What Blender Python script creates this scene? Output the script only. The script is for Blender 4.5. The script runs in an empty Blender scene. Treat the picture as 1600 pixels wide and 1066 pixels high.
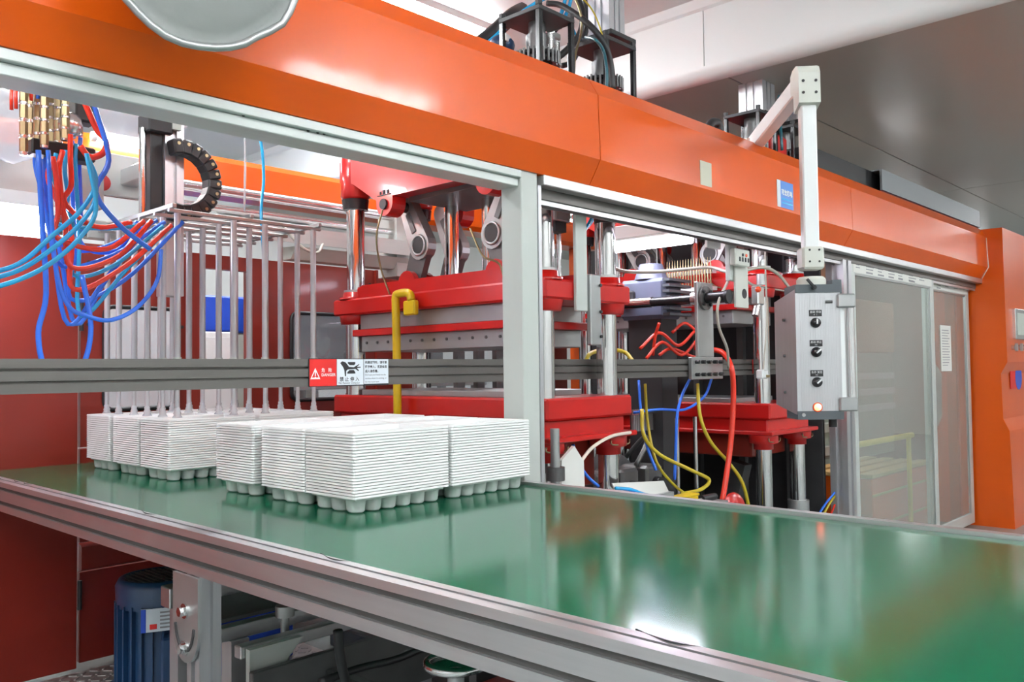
import bpy, math, random
from mathutils import Vector, Matrix
random.seed(7)
sc = bpy.context.scene
COL = sc.collection

# ------------------------------------------------------------------ camera, exposure, world
# Positions below are written in "site units"; W() turns them into metres on the floor.
S = 0.76
FLOOR = -0.17
CZ = 1.68
def W(v): return Vector((v[0]*S, v[1]*S, (v[2]-FLOOR)*S))
FPX = 1338.4
YAW, PIT, ROL = math.radians(43.317), math.radians(1.902), math.radians(-0.682)
_f = Vector((math.cos(YAW)*math.cos(PIT), math.sin(YAW)*math.cos(PIT), math.sin(PIT)))
_r0 = Vector((math.sin(YAW), -math.cos(YAW), 0)); _u0 = _r0.cross(_f)
_r = _r0*math.cos(ROL) + _u0*math.sin(ROL); _u = -_r0*math.sin(ROL) + _u0*math.cos(ROL)
cam_d = bpy.data.cameras.new('camera'); cam = bpy.data.objects.new('camera', cam_d); COL.objects.link(cam)
cam_d.sensor_width = 36; cam_d.lens = FPX/1600*36; cam_d.clip_start = 0.02
mw = Matrix(((_r.x, _u.x, -_f.x, 0), (_r.y, _u.y, -_f.y, 0), (_r.z, _u.z, -_f.z, 0), (0, 0, 0, 1)))
cam.matrix_world = Matrix.Translation(W((0, 0, CZ))) @ mw
sc.camera = cam
sc.view_settings.view_transform = 'Standard'; sc.view_settings.look = 'None'
sc.view_settings.gamma = 1; sc.view_settings.use_curve_mapping = False
sc.view_settings.exposure = 0.85
LAMP = 60.0
TUBE = 40.0
wd = bpy.data.worlds.new('world'); sc.world = wd; wd.use_nodes = True
wd.node_tree.nodes['Background'].inputs[0].default_value = (0.8, 0.85, 0.9, 1)
wd.node_tree.nodes['Background'].inputs[1].default_value = 0.15

def P(px, py, X=None, Y=None, Z=None):
    """point of the site seen at a pixel of the 1600x1066 photograph, on a plane X, Y or Z"""
    d = _f + _r*((px-800)/FPX) - _u*((py-533)/FPX)
    if X is not None: t = X/d.x
    elif Y is not None: t = Y/d.y
    else: t = (Z-CZ)/d.z
    return Vector((0, 0, CZ)) + d*t

# ------------------------------------------------------------------ materials
MATS = {}
def M(name, col, rough=0.5, metal=0.0, var=0.10, scale=6.0, bump=0.0, bscale=60.0, coat=0.0, rvar=0.0, stretch=None, **kw):
    m = bpy.data.materials.new(name); m.use_nodes = True
    nt = m.node_tree; b = nt.nodes['Principled BSDF']
    tc = nt.nodes.new('ShaderNodeTexCoord'); mp = nt.nodes.new('ShaderNodeMapping')
    nt.links.new(tc.outputs['Object'], mp.inputs[0])
    if stretch: mp.inputs['Scale'].default_value = stretch
    nz = nt.nodes.new('ShaderNodeTexNoise'); nz.inputs['Scale'].default_value = scale; nz.inputs['Detail'].default_value = 5
    nt.links.new(mp.outputs[0], nz.inputs['Vector'])
    mx = nt.nodes.new('ShaderNodeMix'); mx.data_type = 'RGBA'
    mx.inputs[6].default_value = tuple(max(0, c*(1-var)) for c in col[:3]) + (1,)
    mx.inputs[7].default_value = tuple(min(1, c*(1+var)) for c in col[:3]) + (1,)
    nt.links.new(nz.outputs['Fac'], mx.inputs[0]); nt.links.new(mx.outputs[2], b.inputs['Base Color'])
    b.inputs['Roughness'].default_value = rough; b.inputs['Metallic'].default_value = metal
    if coat: b.inputs['Coat Weight'].default_value = coat; b.inputs['Coat Roughness'].default_value = kw.get('coat_rough', 0.08)
    if rvar:
        mr = nt.nodes.new('ShaderNodeMapRange'); mr.inputs[3].default_value = max(0.02, rough-rvar); mr.inputs[4].default_value = rough+rvar
        nt.links.new(nz.outputs['Fac'], mr.inputs[0]); nt.links.new(mr.outputs[0], b.inputs['Roughness'])
    if bump:
        n2 = nt.nodes.new('ShaderNodeTexNoise'); n2.inputs['Scale'].default_value = bscale; n2.inputs['Detail'].default_value = 3
        nt.links.new(mp.outputs[0], n2.inputs['Vector'])
        bp = nt.nodes.new('ShaderNodeBump'); bp.inputs['Strength'].default_value = bump; bp.inputs['Distance'].default_value = kw.get('bdist', 0.004)
        nt.links.new(n2.outputs['Fac'], bp.inputs['Height']); nt.links.new(bp.outputs[0], b.inputs['Normal'])
        if coat: nt.links.new(bp.outputs[0], b.inputs['Coat Normal'])
    if 'alpha' in kw: b.inputs['Alpha'].default_value = kw['alpha']
    if 'trans' in kw: b.inputs['Transmission Weight'].default_value = kw['trans']; b.inputs['IOR'].default_value = kw.get('ior', 1.45)
    if 'spec' in kw: b.inputs['Specular IOR Level'].default_value = kw['spec']
    MATS[name] = m
    return m
def ME(name, col, strength):
    m = bpy.data.materials.new(name); m.use_nodes = True; b = m.node_tree.nodes['Principled BSDF']
    b.inputs['Base Color'].default_value = (0.9, 0.9, 0.9, 1)
    b.inputs['Emission Color'].default_value = (*col, 1); b.inputs['Emission Strength'].default_value = strength
    MATS[name] = m; return m
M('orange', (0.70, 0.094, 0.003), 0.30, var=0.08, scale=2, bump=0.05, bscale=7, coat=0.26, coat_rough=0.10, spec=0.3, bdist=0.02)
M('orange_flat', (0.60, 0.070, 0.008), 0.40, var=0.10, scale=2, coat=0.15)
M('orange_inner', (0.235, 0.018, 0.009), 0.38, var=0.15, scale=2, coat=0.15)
M('red', (0.52, 0.009, 0.007), 0.28, var=0.10, scale=5, bump=0.05, bscale=40, coat=0.3)
M('alu', (0.62, 0.62, 0.63), 0.34, 0.85, var=0.08, scale=3, rvar=0.08, stretch=(30, 1, 30))
M('alu_x', (0.62, 0.62, 0.63), 0.34, 0.85, var=0.08, scale=3, rvar=0.08, stretch=(1, 30, 30))
M('alu_z', (0.60, 0.60, 0.62), 0.36, 0.80, var=0.10, scale=3, rvar=0.08, stretch=(30, 30, 1))
M('alu_dark', (0.15, 0.14, 0.13), 0.42, 0.55, var=0.08, scale=3, stretch=(1, 30, 30))
M('alu_pale', (0.60, 0.63, 0.61), 0.42, 0.25, var=0.06, scale=3, stretch=(1, 20, 20))
M('groove', (0.10, 0.10, 0.095), 0.6, 0.3)
M('grey_paint', (0.55, 0.58, 0.55), 0.45, var=0.05, scale=3, coat=0.1)
M('cream', (0.62, 0.63, 0.57), 0.42, var=0.06, scale=4)
M('white_paint', (0.78, 0.80, 0.80), 0.38, var=0.04, scale=4)
M('steel', (0.45, 0.46, 0.46), 0.38, 0.75, var=0.15, scale=7, rvar=0.08)
M('steel_dark', (0.16, 0.16, 0.16), 0.42, 0.7, var=0.25, scale=9, rvar=0.1)
M('chrome', (0.72, 0.72, 0.72), 0.10, 1.0, var=0.03)
M('black', (0.018, 0.018, 0.020), 0.45, var=0.3, scale=9)
M('black_gloss', (0.02, 0.02, 0.022), 0.22, var=0.2)
M('dark', (0.035, 0.034, 0.036), 0.6, var=0.4, scale=5)
M('greyblue', (0.13, 0.15, 0.21), 0.45, var=0.1)
M('slate', (0.085, 0.10, 0.11), 0.45, var=0.08)
M('cover_grey', (0.24, 0.26, 0.27), 0.5, var=0.08, scale=3)
M('rod', (0.52, 0.52, 0.54), 0.28, 0.35, var=0.08, scale=3)
M('brass', (0.34, 0.27, 0.15), 0.34, 0.85, var=0.2, scale=20)
M('silver', (0.72, 0.72, 0.72), 0.25, 0.9, var=0.1, scale=20)
M('hose_blue', (0.035, 0.19, 0.88), 0.22, var=0.15, coat=0.3)
M('hose_cyan', (0.02, 0.42, 0.80), 0.22, var=0.15, coat=0.3)
M('hose_teal', (0.01, 0.10, 0.13), 0.3, var=0.15)
M('hose_red', (0.85, 0.045, 0.02), 0.25, var=0.15, coat=0.3)
M('hose_yellow', (0.55, 0.42, 0.02), 0.35, var=0.15)
M('hose_grey', (0.45, 0.42, 0.36), 0.35, var=0.15, coat=0.2)
M('hose_clear', (0.80, 0.82, 0.85), 0.12, var=0.05, trans=0.5)
M('yellow', (0.75, 0.50, 0.01), 0.35, var=0.1)
M('belt', (0.003, 0.115, 0.052), 0.12, var=0.16, scale=1.3, bump=0.012, bscale=90, rvar=0.03, spec=0.42, bdist=0.002)
M('motor_blue', (0.012, 0.045, 0.12), 0.35, var=0.15, coat=0.2)
M('blue', (0.02, 0.08, 0.55), 0.4, var=0.1)
M('sky_blue', (0.10, 0.28, 0.72), 0.45, var=0.06)
M('sign_red', (0.72, 0.015, 0.012), 0.4, var=0.04)
M('sign_white', (0.72, 0.78, 0.84), 0.4, var=0.03)
M('paper', (0.78, 0.78, 0.74), 0.7, var=0.04)
M('ink', (0.02, 0.02, 0.025), 0.6, var=0.1)
M('ink_white', (0.9, 0.9, 0.9), 0.6, var=0.02)
M('ink_grey', (0.30, 0.30, 0.32), 0.6, var=0.1)
M('tape', (0.62, 0.60, 0.48), 0.6, var=0.06)
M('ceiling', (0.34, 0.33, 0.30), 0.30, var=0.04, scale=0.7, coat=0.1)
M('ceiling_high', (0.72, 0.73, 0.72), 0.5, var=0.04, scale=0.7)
M('wall', (0.70, 0.71, 0.69), 0.5, var=0.05, scale=0.7)
M('floor', (0.30, 0.34, 0.33), 0.25, var=0.12, scale=0.8, coat=0.3)
M('checker', (0.50, 0.48, 0.47), 0.4, 0.7, var=0.2, scale=14)
M('cover_fabric', (0.24, 0.25, 0.24), 0.55, var=0.10, scale=3, bump=0.25, bscale=14, bdist=0.01)
M('wood', (0.55, 0.32, 0.12), 0.6, var=0.2, stretch=(1, 12, 12))
M('seal', (0.85, 0.72, 0.62), 0.6, var=0.05)
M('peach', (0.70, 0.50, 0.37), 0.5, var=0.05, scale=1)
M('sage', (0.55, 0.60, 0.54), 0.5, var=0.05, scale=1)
M('lens_red', (0.9, 0.08, 0.02), 0.2, var=0.05, coat=0.5)
M('plastic_film', (0.75, 0.76, 0.80), 0.15, var=0.06, bump=0.5, bscale=9, bdist=0.02, alpha=0.55)
ME('lamp_white', (0.93, 0.97, 1.0), LAMP)
ME('tube_white', (0.93, 0.95, 1.0), TUBE)
ME('tube_violet', (0.88, 0.84, 1.0), TUBE*0.6)
ME('pilot_red', (1.0, 0.10, 0.02), 3.0)
def glass_mat(name, tint, amount):
    m = bpy.data.materials.new(name); m.use_nodes = True; nt = m.node_tree; nt.nodes.clear()
    o = nt.nodes.new('ShaderNodeOutputMaterial'); t = nt.nodes.new('ShaderNodeBsdfTransparent'); g = nt.nodes.new('ShaderNodeBsdfGlossy')
    lw = nt.nodes.new('ShaderNodeLayerWeight'); lw.inputs[0].default_value = 0.5
    p5 = nt.nodes.new('ShaderNodeMath'); p5.operation = 'POWER'; p5.inputs[1].default_value = 5.0; nt.links.new(lw.outputs['Facing'], p5.inputs[0])
    fr = nt.nodes.new('ShaderNodeMath'); fr.operation = 'MULTIPLY_ADD'; fr.inputs[1].default_value = 0.96; fr.inputs[2].default_value = 0.04; nt.links.new(p5.outputs[0], fr.inputs[0])
    df = nt.nodes.new('ShaderNodeBsdfDiffuse'); nz = nt.nodes.new('ShaderNodeTexNoise'); nz.inputs['Scale'].default_value = 1.5
    cr = nt.nodes.new('ShaderNodeMapRange'); cr.inputs[3].default_value = amount*0.6; cr.inputs[4].default_value = amount*1.4
    nt.links.new(nz.outputs['Fac'], cr.inputs[0])
    t.inputs[0].default_value = (*tint, 1); g.inputs['Roughness'].default_value = 0.02; df.inputs[0].default_value = (0.7, 0.76, 0.72, 1)
    m1 = nt.nodes.new('ShaderNodeMixShader'); m2 = nt.nodes.new('ShaderNodeMixShader')
    nt.links.new(cr.outputs[0], m1.inputs[0]); nt.links.new(t.outputs[0], m1.inputs[1]); nt.links.new(df.outputs[0], m1.inputs[2])
    nt.links.new(fr.outputs[0], m2.inputs[0]); nt.links.new(m1.outputs[0], m2.inputs[1]); nt.links.new(g.outputs[0], m2.inputs[2])
    nt.links.new(m2.outputs[0], o.inputs[0]); MATS[name] = m
glass_mat('glass', (0.92, 0.96, 0.94), 0.24)
glass_mat('window_glass', (0.95, 0.97, 1.0), 0.14)
def tray_mat():
    m = bpy.data.materials.new('tray_plastic'); m.use_nodes = True; nt = m.node_tree
    b = nt.nodes['Principled BSDF']; o = nt.nodes['Material Output']
    nz = nt.nodes.new('ShaderNodeTexNoise'); nz.inputs['Scale'].default_value = 5
    mx = nt.nodes.new('ShaderNodeMix'); mx.data_type = 'RGBA'
    mx.inputs[6].default_value = (0.90, 0.91, 0.90, 1); mx.inputs[7].default_value = (0.95, 0.955, 0.95, 1)
    nt.links.new(nz.outputs['Fac'], mx.inputs[0]); nt.links.new(mx.outputs[2], b.inputs['Base Color']); b.inputs['Roughness'].default_value = 0.35
    tr = nt.nodes.new('ShaderNodeBsdfTranslucent'); tr.inputs[0].default_value = (0.95, 0.96, 0.95, 1)
    ms = nt.nodes.new('ShaderNodeMixShader'); ms.inputs[0].default_value = 0.10
    nt.links.new(b.outputs[0], ms.inputs[1]); nt.links.new(tr.outputs[0], ms.inputs[2]); nt.links.new(ms.outputs[0], o.inputs[0])
    MATS['tray_plastic'] = m
tray_mat()

# ------------------------------------------------------------------ mesh helpers
V = Vector
def frame(d):
    d = d.normalized(); a = V((0, 0, 1)) if abs(d.z) < 0.95 else V((1, 0, 0))
    x = a.cross(d).normalized(); return x, d.cross(x).normalized()
class MB:
    def __init__(s): s.v = []; s.f = []; s.sm = []
    def add(s, vs, fs, smooth=False):
        n = len(s.v); s.v += [V(p) for p in vs]
        for f in fs: s.f.append(tuple(i+n for i in f)); s.sm.append(smooth)
        return s
    def obox(s, c, ax, ay, az, ch=0.0):
        c = V(c); ax, ay, az = V(ax), V(ay), V(az)
        if ch <= 0:
            vs = [c+ax*i+ay*j+az*k for k in (-1, 1) for j in (-1, 1) for i in (-1, 1)]
            return s.add(vs, [(0, 2, 3, 1), (4, 5, 7, 6), (0, 1, 5, 4), (2, 6, 7, 3), (0, 4, 6, 2), (1, 3, 7, 5)])
        A = [ax, ay, az]; L = [a.length for a in A]; U = [a/l for a, l in zip(A, L)]
        ch = min(ch, min(L)*0.9); vs = []; idx = {}
        for k in (-1, 1):
            for j in (-1, 1):
                for i in (-1, 1):
                    sg = (i, j, k)
                    for m in range(3):
                        p = c.copy()
                        for q in range(3): p += U[q]*sg[q]*(L[q] - (0 if q == m else ch))
                        idx[(sg, m)] = len(vs); vs.append(p)
        fs = []
        for m in range(3):
            a, b = (m+1) % 3, (m+2) % 3
            for sg in (-1, 1):
                q = []
                for (sa, sb) in ((-1, -1), (1, -1), (1, 1), (-1, 1)):
                    t = [0, 0, 0]; t[m] = sg; t[a] = sa; t[b] = sb; q.append(idx[(tuple(t), m)])
                fs.append(tuple(q if sg > 0 else q[::-1]))
        for m in range(3):
            a, b = (m+1) % 3, (m+2) % 3
            for sa in (-1, 1):
                for sb in (-1, 1):
                    t0 = [0, 0, 0]; t0[m] = -1; t0[a] = sa; t0[b] = sb; t1 = list(t0); t1[m] = 1; t0, t1 = tuple(t0), tuple(t1)
                    q = [idx[(t0, a)], idx[(t0, b)], idx[(t1, b)], idx[(t1, a)]]
                    fs.append(tuple(q if sa*sb < 0 else q[::-1]))
        for k in (-1, 1):
            for j in (-1, 1):
                for i in (-1, 1):
                    q = [idx[((i, j, k), m)] for m in range(3)]
                    fs.append(tuple(q if i*j*k > 0 else q[::-1]))
        return s.add(vs, fs)
    def box(s, x0, x1, y0, y1, z0, z1, ch=0.0):
        return s.obox(((x0+x1)/2, (y0+y1)/2, (z0+z1)/2), (abs(x1-x0)/2, 0, 0), (0, abs(y1-y0)/2, 0), (0, 0, abs(z1-z0)/2), ch)
    def bar(s, p0, p1, w, h, up=(0, 0, 1), ch=0.0):
        p0, p1 = V(p0), V(p1); d = p1-p0; u = V(up); x = d.cross(u).normalized(); z = x.cross(d).normalized()
        return s.obox((p0+p1)/2, d/2, x*(w/2), z*(h/2), ch)
    def ring(s, c, x, y, r, n, ph=0.0): return [c + x*(r*math.cos(ph+2*math.pi*i/n)) + y*(r*math.sin(ph+2*math.pi*i/n)) for i in range(n)]
    def cyl(s, p0, p1, r0, r1=None, n=16, caps=True, smooth=True):
        p0, p1 = V(p0), V(p1); r1 = r0 if r1 is None else r1; x, y = frame(p1-p0)
        a, b = s.ring(p0, x, y, r0, n), s.ring(p1, x, y, r1, n)
        s.add(a+b, [(i, (i+1) % n, n+(i+1) % n, n+i) for i in range(n)], smooth)
        if caps: s.add(a, [tuple(range(n-1, -1, -1))]); s.add(b, [tuple(range(n))])
        return s
    def lathe(s, prof, c, axis=(0, 0, 1), n=20, smooth=True):
        c = V(c); ax = V(axis).normalized(); x, y = frame(ax); rings = [s.ring(c+ax*h, x, y, max(r, 1e-4), n) for r, h in prof]
        vs = sum(rings, []); fs = []
        for k in range(len(prof)-1):
            for i in range(n): fs.append((k*n+i, k*n+(i+1) % n, (k+1)*n+(i+1) % n, (k+1)*n+i))
        return s.add(vs, fs, smooth)
    def tube(s, pts, r, n=8, k=5, closed=False):
        pts = [V(p) for p in pts]; q = []
        if k > 1 and len(pts) > 2:
            m = len(pts)
            for i in range(m if closed else m-1):
                p0 = pts[(i-1) % m] if closed or i > 0 else pts[i]*2-pts[i+1]
                p1, p2 = pts[i], pts[(i+1) % m]
                p3 = pts[(i+2) % m] if closed or i+2 < m else p2*2-p1
                for j in range(k):
                    t = j/k; q.append(0.5*((2*p1)+(p2-p0)*t+(2*p0-5*p1+4*p2-p3)*t*t+(3*p1-p0-3*p2+p3)*t**3))
            if not closed: q.append(pts[-1])
        else: q = pts
        m = len(q); x = None; vs = []
        for i in range(m):
            d = (q[(i+1) % m]-q[i-1]) if closed else (q[min(i+1, m-1)]-q[max(i-1, 0)])
            d.normalize()
            if x is None: x, y = frame(d)
            else:
                x = (x-d*x.dot(d)).normalized(); y = d.cross(x)
            vs += s.ring(q[i], x, y, r, n)
        fs = [(a*n+i, a*n+(i+1) % n, ((a+1) % m)*n+(i+1) % n, ((a+1) % m)*n+i) for a in range(m if closed else m-1) for i in range(n)]
        if not closed: fs += [tuple(range(n-1, -1, -1)), tuple((m-1)*n+i for i in range(n))]
        return s.add(vs, fs, True)
    def prism(s, poly, axis, a0, a1):
        """poly: points in the two remaining axes; axis 0: (y,z), 1: (x,z), 2: (x,y)"""
        def mk3(p, a): return (a, p[0], p[1]) if axis == 0 else ((p[0], a, p[1]) if axis == 1 else (p[0], p[1], a))
        n = len(poly); A = [mk3(p, a0) for p in poly]; B = [mk3(p, a1) for p in poly]
        ar = sum(poly[i][0]*poly[(i+1) % n][1]-poly[(i+1) % n][0]*poly[i][1] for i in range(n))
        flip = (ar < 0) ^ (axis == 1) ^ (a1 < a0)
        c0, c1 = tuple(range(n-1, -1, -1)), tuple(range(n))
        sides = [(i, (i+1) % n, n+(i+1) % n, n+i) for i in range(n)]
        if flip: c0, c1, sides = c0[::-1], c1[::-1], [f[::-1] for f in sides]
        s.add(A, [c0]); s.add(B, [c1]); return s.add(A+B, sides)
    def sphere(s, c, r, n=14, m=8, sx=1, sy=1, sz=1):
        c = V(c); vs = []; fs = []
        for j in range(m+1):
            t = math.pi*j/m
            for i in range(n):
                a = 2*math.pi*i/n; vs.append(c+V((r*sx*math.sin(t)*math.cos(a), r*sy*math.sin(t)*math.sin(a), r*sz*math.cos(t))))
        for j in range(m):
            for i in range(n): fs.append((j*n+i, (j+1)*n+i, (j+1)*n+(i+1) % n, j*n+(i+1) % n))
        return s.add(vs, fs, True)

BASE = {}
def tag(o, label=None, cat=None, group=None, kind=None):
    if label: o['label'] = label
    if cat: o['category'] = cat
    if group: o['group'] = group
    if kind: o['kind'] = kind
    return o
def thing(name, label, cat, base, group=None, kind=None):
    o = bpy.data.objects.new(name, None); COL.objects.link(o); o.empty_display_size = 0.05
    o.location = W(base); BASE[o.name] = V(base); return tag(o, label, cat, group, kind)
def mk(name, mb, mat, parent=None, label=None, cat=None, group=None, kind=None, base=None):
    if parent is not None: base = BASE[parent.name]
    elif base is None:
        xs = [p.x for p in mb.v]; ys = [p.y for p in mb.v]; zs = [p.z for p in mb.v]
        base = V(((min(xs)+max(xs))/2, (min(ys)+max(ys))/2, min(zs)))
    base = V(base)
    me = bpy.data.meshes.new(name); me.from_pydata([tuple((p-base)*S) for p in mb.v], [], mb.f)
    me.polygons.foreach_set('use_smooth', mb.sm); me.materials.append(MATS[mat]); me.update()
    o = bpy.data.objects.new(name, me); COL.objects.link(o)
    if parent is not None: o.parent = parent
    else: o.location = W(base)
    BASE[o.name] = base
    return tag(o, label, cat, group, kind)
def copy_at(o, base, label=None, group=None):
    """copy a thing with its parts and sub-parts to another base point"""
    r = o.copy(); COL.objects.link(r); r.location = W(base); BASE[r.name] = V(base)
    if label: r['label'] = label
    if group: r['group'] = group
    def rec(a, b):
        for ch in list(a.children):
            c = ch.copy(); COL.objects.link(c); c.parent = b; BASE[c.name] = V(base); rec(ch, c)
    rec(o, r); return r
def box(x0, x1, y0, y1, z0, z1, ch=0.0): return MB().box(x0, x1, y0, y1, z0, z1, ch)
def rrect(cx, cy, w, h, r, n=6):
    out = []
    for sx, sy, a0 in ((1, 1, 0), (-1, 1, 90), (-1, -1, 180), (1, -1, 270)):
        for i in range(n+1):
            a = math.radians(a0+90*i/n); out.append((cx+sx*(w/2-r)+r*math.cos(a), cy+sy*(h/2-r)+r*math.sin(a)))
    return out
def text(name, body, size, org, xd, yd, mat, parent, align='LEFT', bold=0.0):
    cu = bpy.data.curves.new(name, 'FONT'); cu.body = body; cu.size = size; cu.align_x = align; cu.resolution_u = 2; cu.offset = bold
    o = bpy.data.objects.new(name, cu); COL.objects.link(o); dg = bpy.context.evaluated_depsgraph_get()
    me = o.evaluated_get(dg).to_mesh(); org, xd, yd = V(org), V(xd).normalized(), V(yd).normalized()
    mb = MB(); mb.add([org+xd*v.co.x+yd*v.co.y for v in me.vertices], [tuple(p.vertices) for p in me.polygons])
    o.evaluated_get(dg).to_mesh_clear(); bpy.data.objects.remove(o); bpy.data.curves.remove(cu)
    return mk(name, mb, mat, parent)
B = CZ-0.55     # belt level

# ------------------------------------------------------------------ the room
X0, X1, Y0, Y1 = -5.0, 24.0, -6.0, 12.0
ZL, ZH, XS = 4.08, 4.74, 6.24
mk('floor', box(X0, X1, Y0, Y1, FLOOR-0.1, FLOOR), 'floor', kind='structure')
mk('wall_left', box(X0-0.1, X0, Y0, Y1, FLOOR, ZH), 'wall', kind='structure')
mk('wall_right', box(X1, X1+0.1, Y0, Y1, FLOOR, ZL), 'wall', kind='structure')
mk('wall_front', box(X0, X1, Y0-0.1, Y0, FLOOR, ZH), 'wall', kind='structure')
mk('wall_back', box(X0, X1, Y1, Y1+0.1, FLOOR, ZH), 'wall', kind='structure')
ce = thing('ceiling', None, None, ((XS+X1)/2, 3, ZL), kind='structure')
xs = [XS+0.10, 12.75, 18.4, X1]; ys = [Y0, -1.1, 1.2, 3.5, 5.8, 8.1, Y1]; g = 0.006
for i in range(len(xs)-1):
    for j in range(len(ys)-1):
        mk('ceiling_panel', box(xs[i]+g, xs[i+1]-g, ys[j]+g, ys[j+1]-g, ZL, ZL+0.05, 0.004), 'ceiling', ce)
mk('ceiling_backing', box(XS+0.08, X1, Y0, Y1, ZL+0.05, ZL+0.07), 'groove', ce)
ch_ = thing('ceiling', None, None, ((XS+X0)/2, 3, ZH), kind='structure')
for i, (a, b) in enumerate(((X0, -1.5), (-1.5, 2.4), (2.4, XS+0.05))):
    for j in range(len(ys)-1):
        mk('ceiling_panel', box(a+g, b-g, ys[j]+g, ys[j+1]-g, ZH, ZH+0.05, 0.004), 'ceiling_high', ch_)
mk('ceiling_backing', box(X0, XS+0.05, Y0, Y1, ZH+0.05, ZH+0.07), 'groove', ch_)
wu = thing('wall_upper', None, None, (XS, 3, ZL), kind='structure')
yy = [Y0, -3.2, -0.4, 0.9, 3.65, 6.4, 9.2, Y1]
for a, b in zip(yy, yy[1:]):
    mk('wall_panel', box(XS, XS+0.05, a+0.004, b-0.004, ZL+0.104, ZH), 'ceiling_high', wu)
cv = MB(); n = 20; R = 0.11
prof = [(XS+R-R*math.cos(math.pi/2*i/n), ZL+R-R*math.sin(math.pi/2*i/n)-0.006) for i in range(n+1)] + [(XS+R, ZL+R)]
cv.prism(prof, 1, Y0, Y1); cv.sm = [False]*len(cv.f)
mk('trim_1', cv, 'ceiling_high', kind='structure')
tl = MB(); tl.prism([(XS-0.05, ZH), (XS, ZH), (XS, ZH-0.09), (XS-0.02, ZH-0.07)], 1, Y0, Y1)
mk('trim_2', tl, 'ceiling_high', kind='structure')

# ------------------------------------------------------------------ ceiling lamps
def ceiling_lamp(x0, x1, y, z, label, group=None):
    t = thing('ceiling_lamp', label, 'ceiling lamp', ((x0+x1)/2, y, z), group)
    mb = MB(); mb.prism([(y-0.11, z), (y+0.11, z), (y+0.085, z-0.045), (y-0.085, z-0.045)], 0, x0, x1); mk('housing', mb, 'white_paint', t)
    for s in (-1, 1): mk('end_cap', box(*sorted((x0 if s < 0 else x1, (x0 if s < 0 else x1)+s*0.02)), y-0.11, y+0.11, z-0.07, z), 'white_paint', t)
    for k in (-0.042, 0.042): mk('tube', MB().cyl((x0+0.02, y+k, z-0.068), (x1-0.02, y+k, z-0.068), 0.024, n=10), 'lamp_white', t)
    return t
ceiling_lamp(8.3, 8.9, 3.85, 2.95, 'added fluorescent lamp brightening the bay behind the sliding glass doors')  # added lamp, hidden by the beam, to brighten the bay behind the doors
ceiling_lamp(3.0, 5.42, 5.36, ZH, 'long white fluorescent ceiling lamp above the orange beam, left of the black plates')
for x0, y, z in ((4.2, -1.15, ZH), (0.2, -1.15, ZH), (8.0, -0.75, ZL), (13.0, -0.75, ZL), (18.6, -0.75, ZL), (0.5, -4.2, ZH), (4.2, -4.2, ZH), (9.0, -4.2, ZL), (-3.6, 1.6, ZH),
                 (14.5, 5.2, ZL), (18.8, 5.2, ZL), (14.5, 2.2, ZL), (0.2, 8.6, ZH), (4.0, 8.6, ZH), (9.0, 8.6, ZL), (0.6, 5.36, ZH), (-2.0, 2.9, ZH), (-2.0, 0.3, ZH), (-3.8, -1.2, ZH)):  # the last lamps listed, at the left, are added to brighten the trays
    ceiling_lamp(x0, x0+1.7, y, z, 'white twin-tube fluorescent ceiling lamp outside the picture', 'ceiling lamps out of view')

# ------------------------------------------------------------------ orange beam over the machine front
YF = 2.817                       # front plane of the machine
prof = [(2.805, 2.655), (2.728, 2.78), (2.738, 3.128), (2.80, 3.228), (2.97, 3.228), (2.97, 2.655)]
bm = thing('machine_beam', 'long orange sheet-metal beam with folded edges across the top of the machine', 'beam', (4, 2.85, 2.655))
for a, b in ((-3.1, 0.30), (0.30, 3.59), (3.59, 6.945), (6.945, 10.83)):
    mb = MB(); mb.prism(prof, 0, a+0.003, b-0.003); mk('beam_panel', mb, 'orange', bm)
mk('beam_core', box(-3.1, 10.83, 2.83, 2.965, 2.67, 3.2), 'dark', bm)
# aluminium strip under the beam, left of the column and over the doors
mb = MB(); mb.box(-3.1, 3.066, 2.812, 2.86, 2.618, 2.655, 0.003); mk('track_strip', mb, 'alu_pale', bm)
mb = MB(); mb.box(-3.1, 3.066, 2.835, 2.97, 2.578, 2.617, 0.003); mk('track_strip', mb, 'alu_pale', bm)
mb = MB(); mb.box(3.208, 10.83, 2.79, 2.86, 2.60, 2.653, 0.004); mk('track_strip', mb, 'alu_x', bm)
mb = MB(); mb.box(3.208, 10.83, 2.86, 2.97, 2.545, 2.653, 0.003)
mk('door_track', mb, 'alu_dark', bm)
for k in (2.87, 2.93):
    mk('track_lip', box(3.208, 10.83, k, k+0.006, 2.52, 2.545), 'alu_x', bm)
for px, py in ((481, 204), (496, 207), (506, 209), (380, 180)):
    p = P(px, py, Y=2.833); mk('rivet', MB().cyl(p, p-V((0, 0.004, 0)), 0.006, n=8), 'black', bm)
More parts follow.
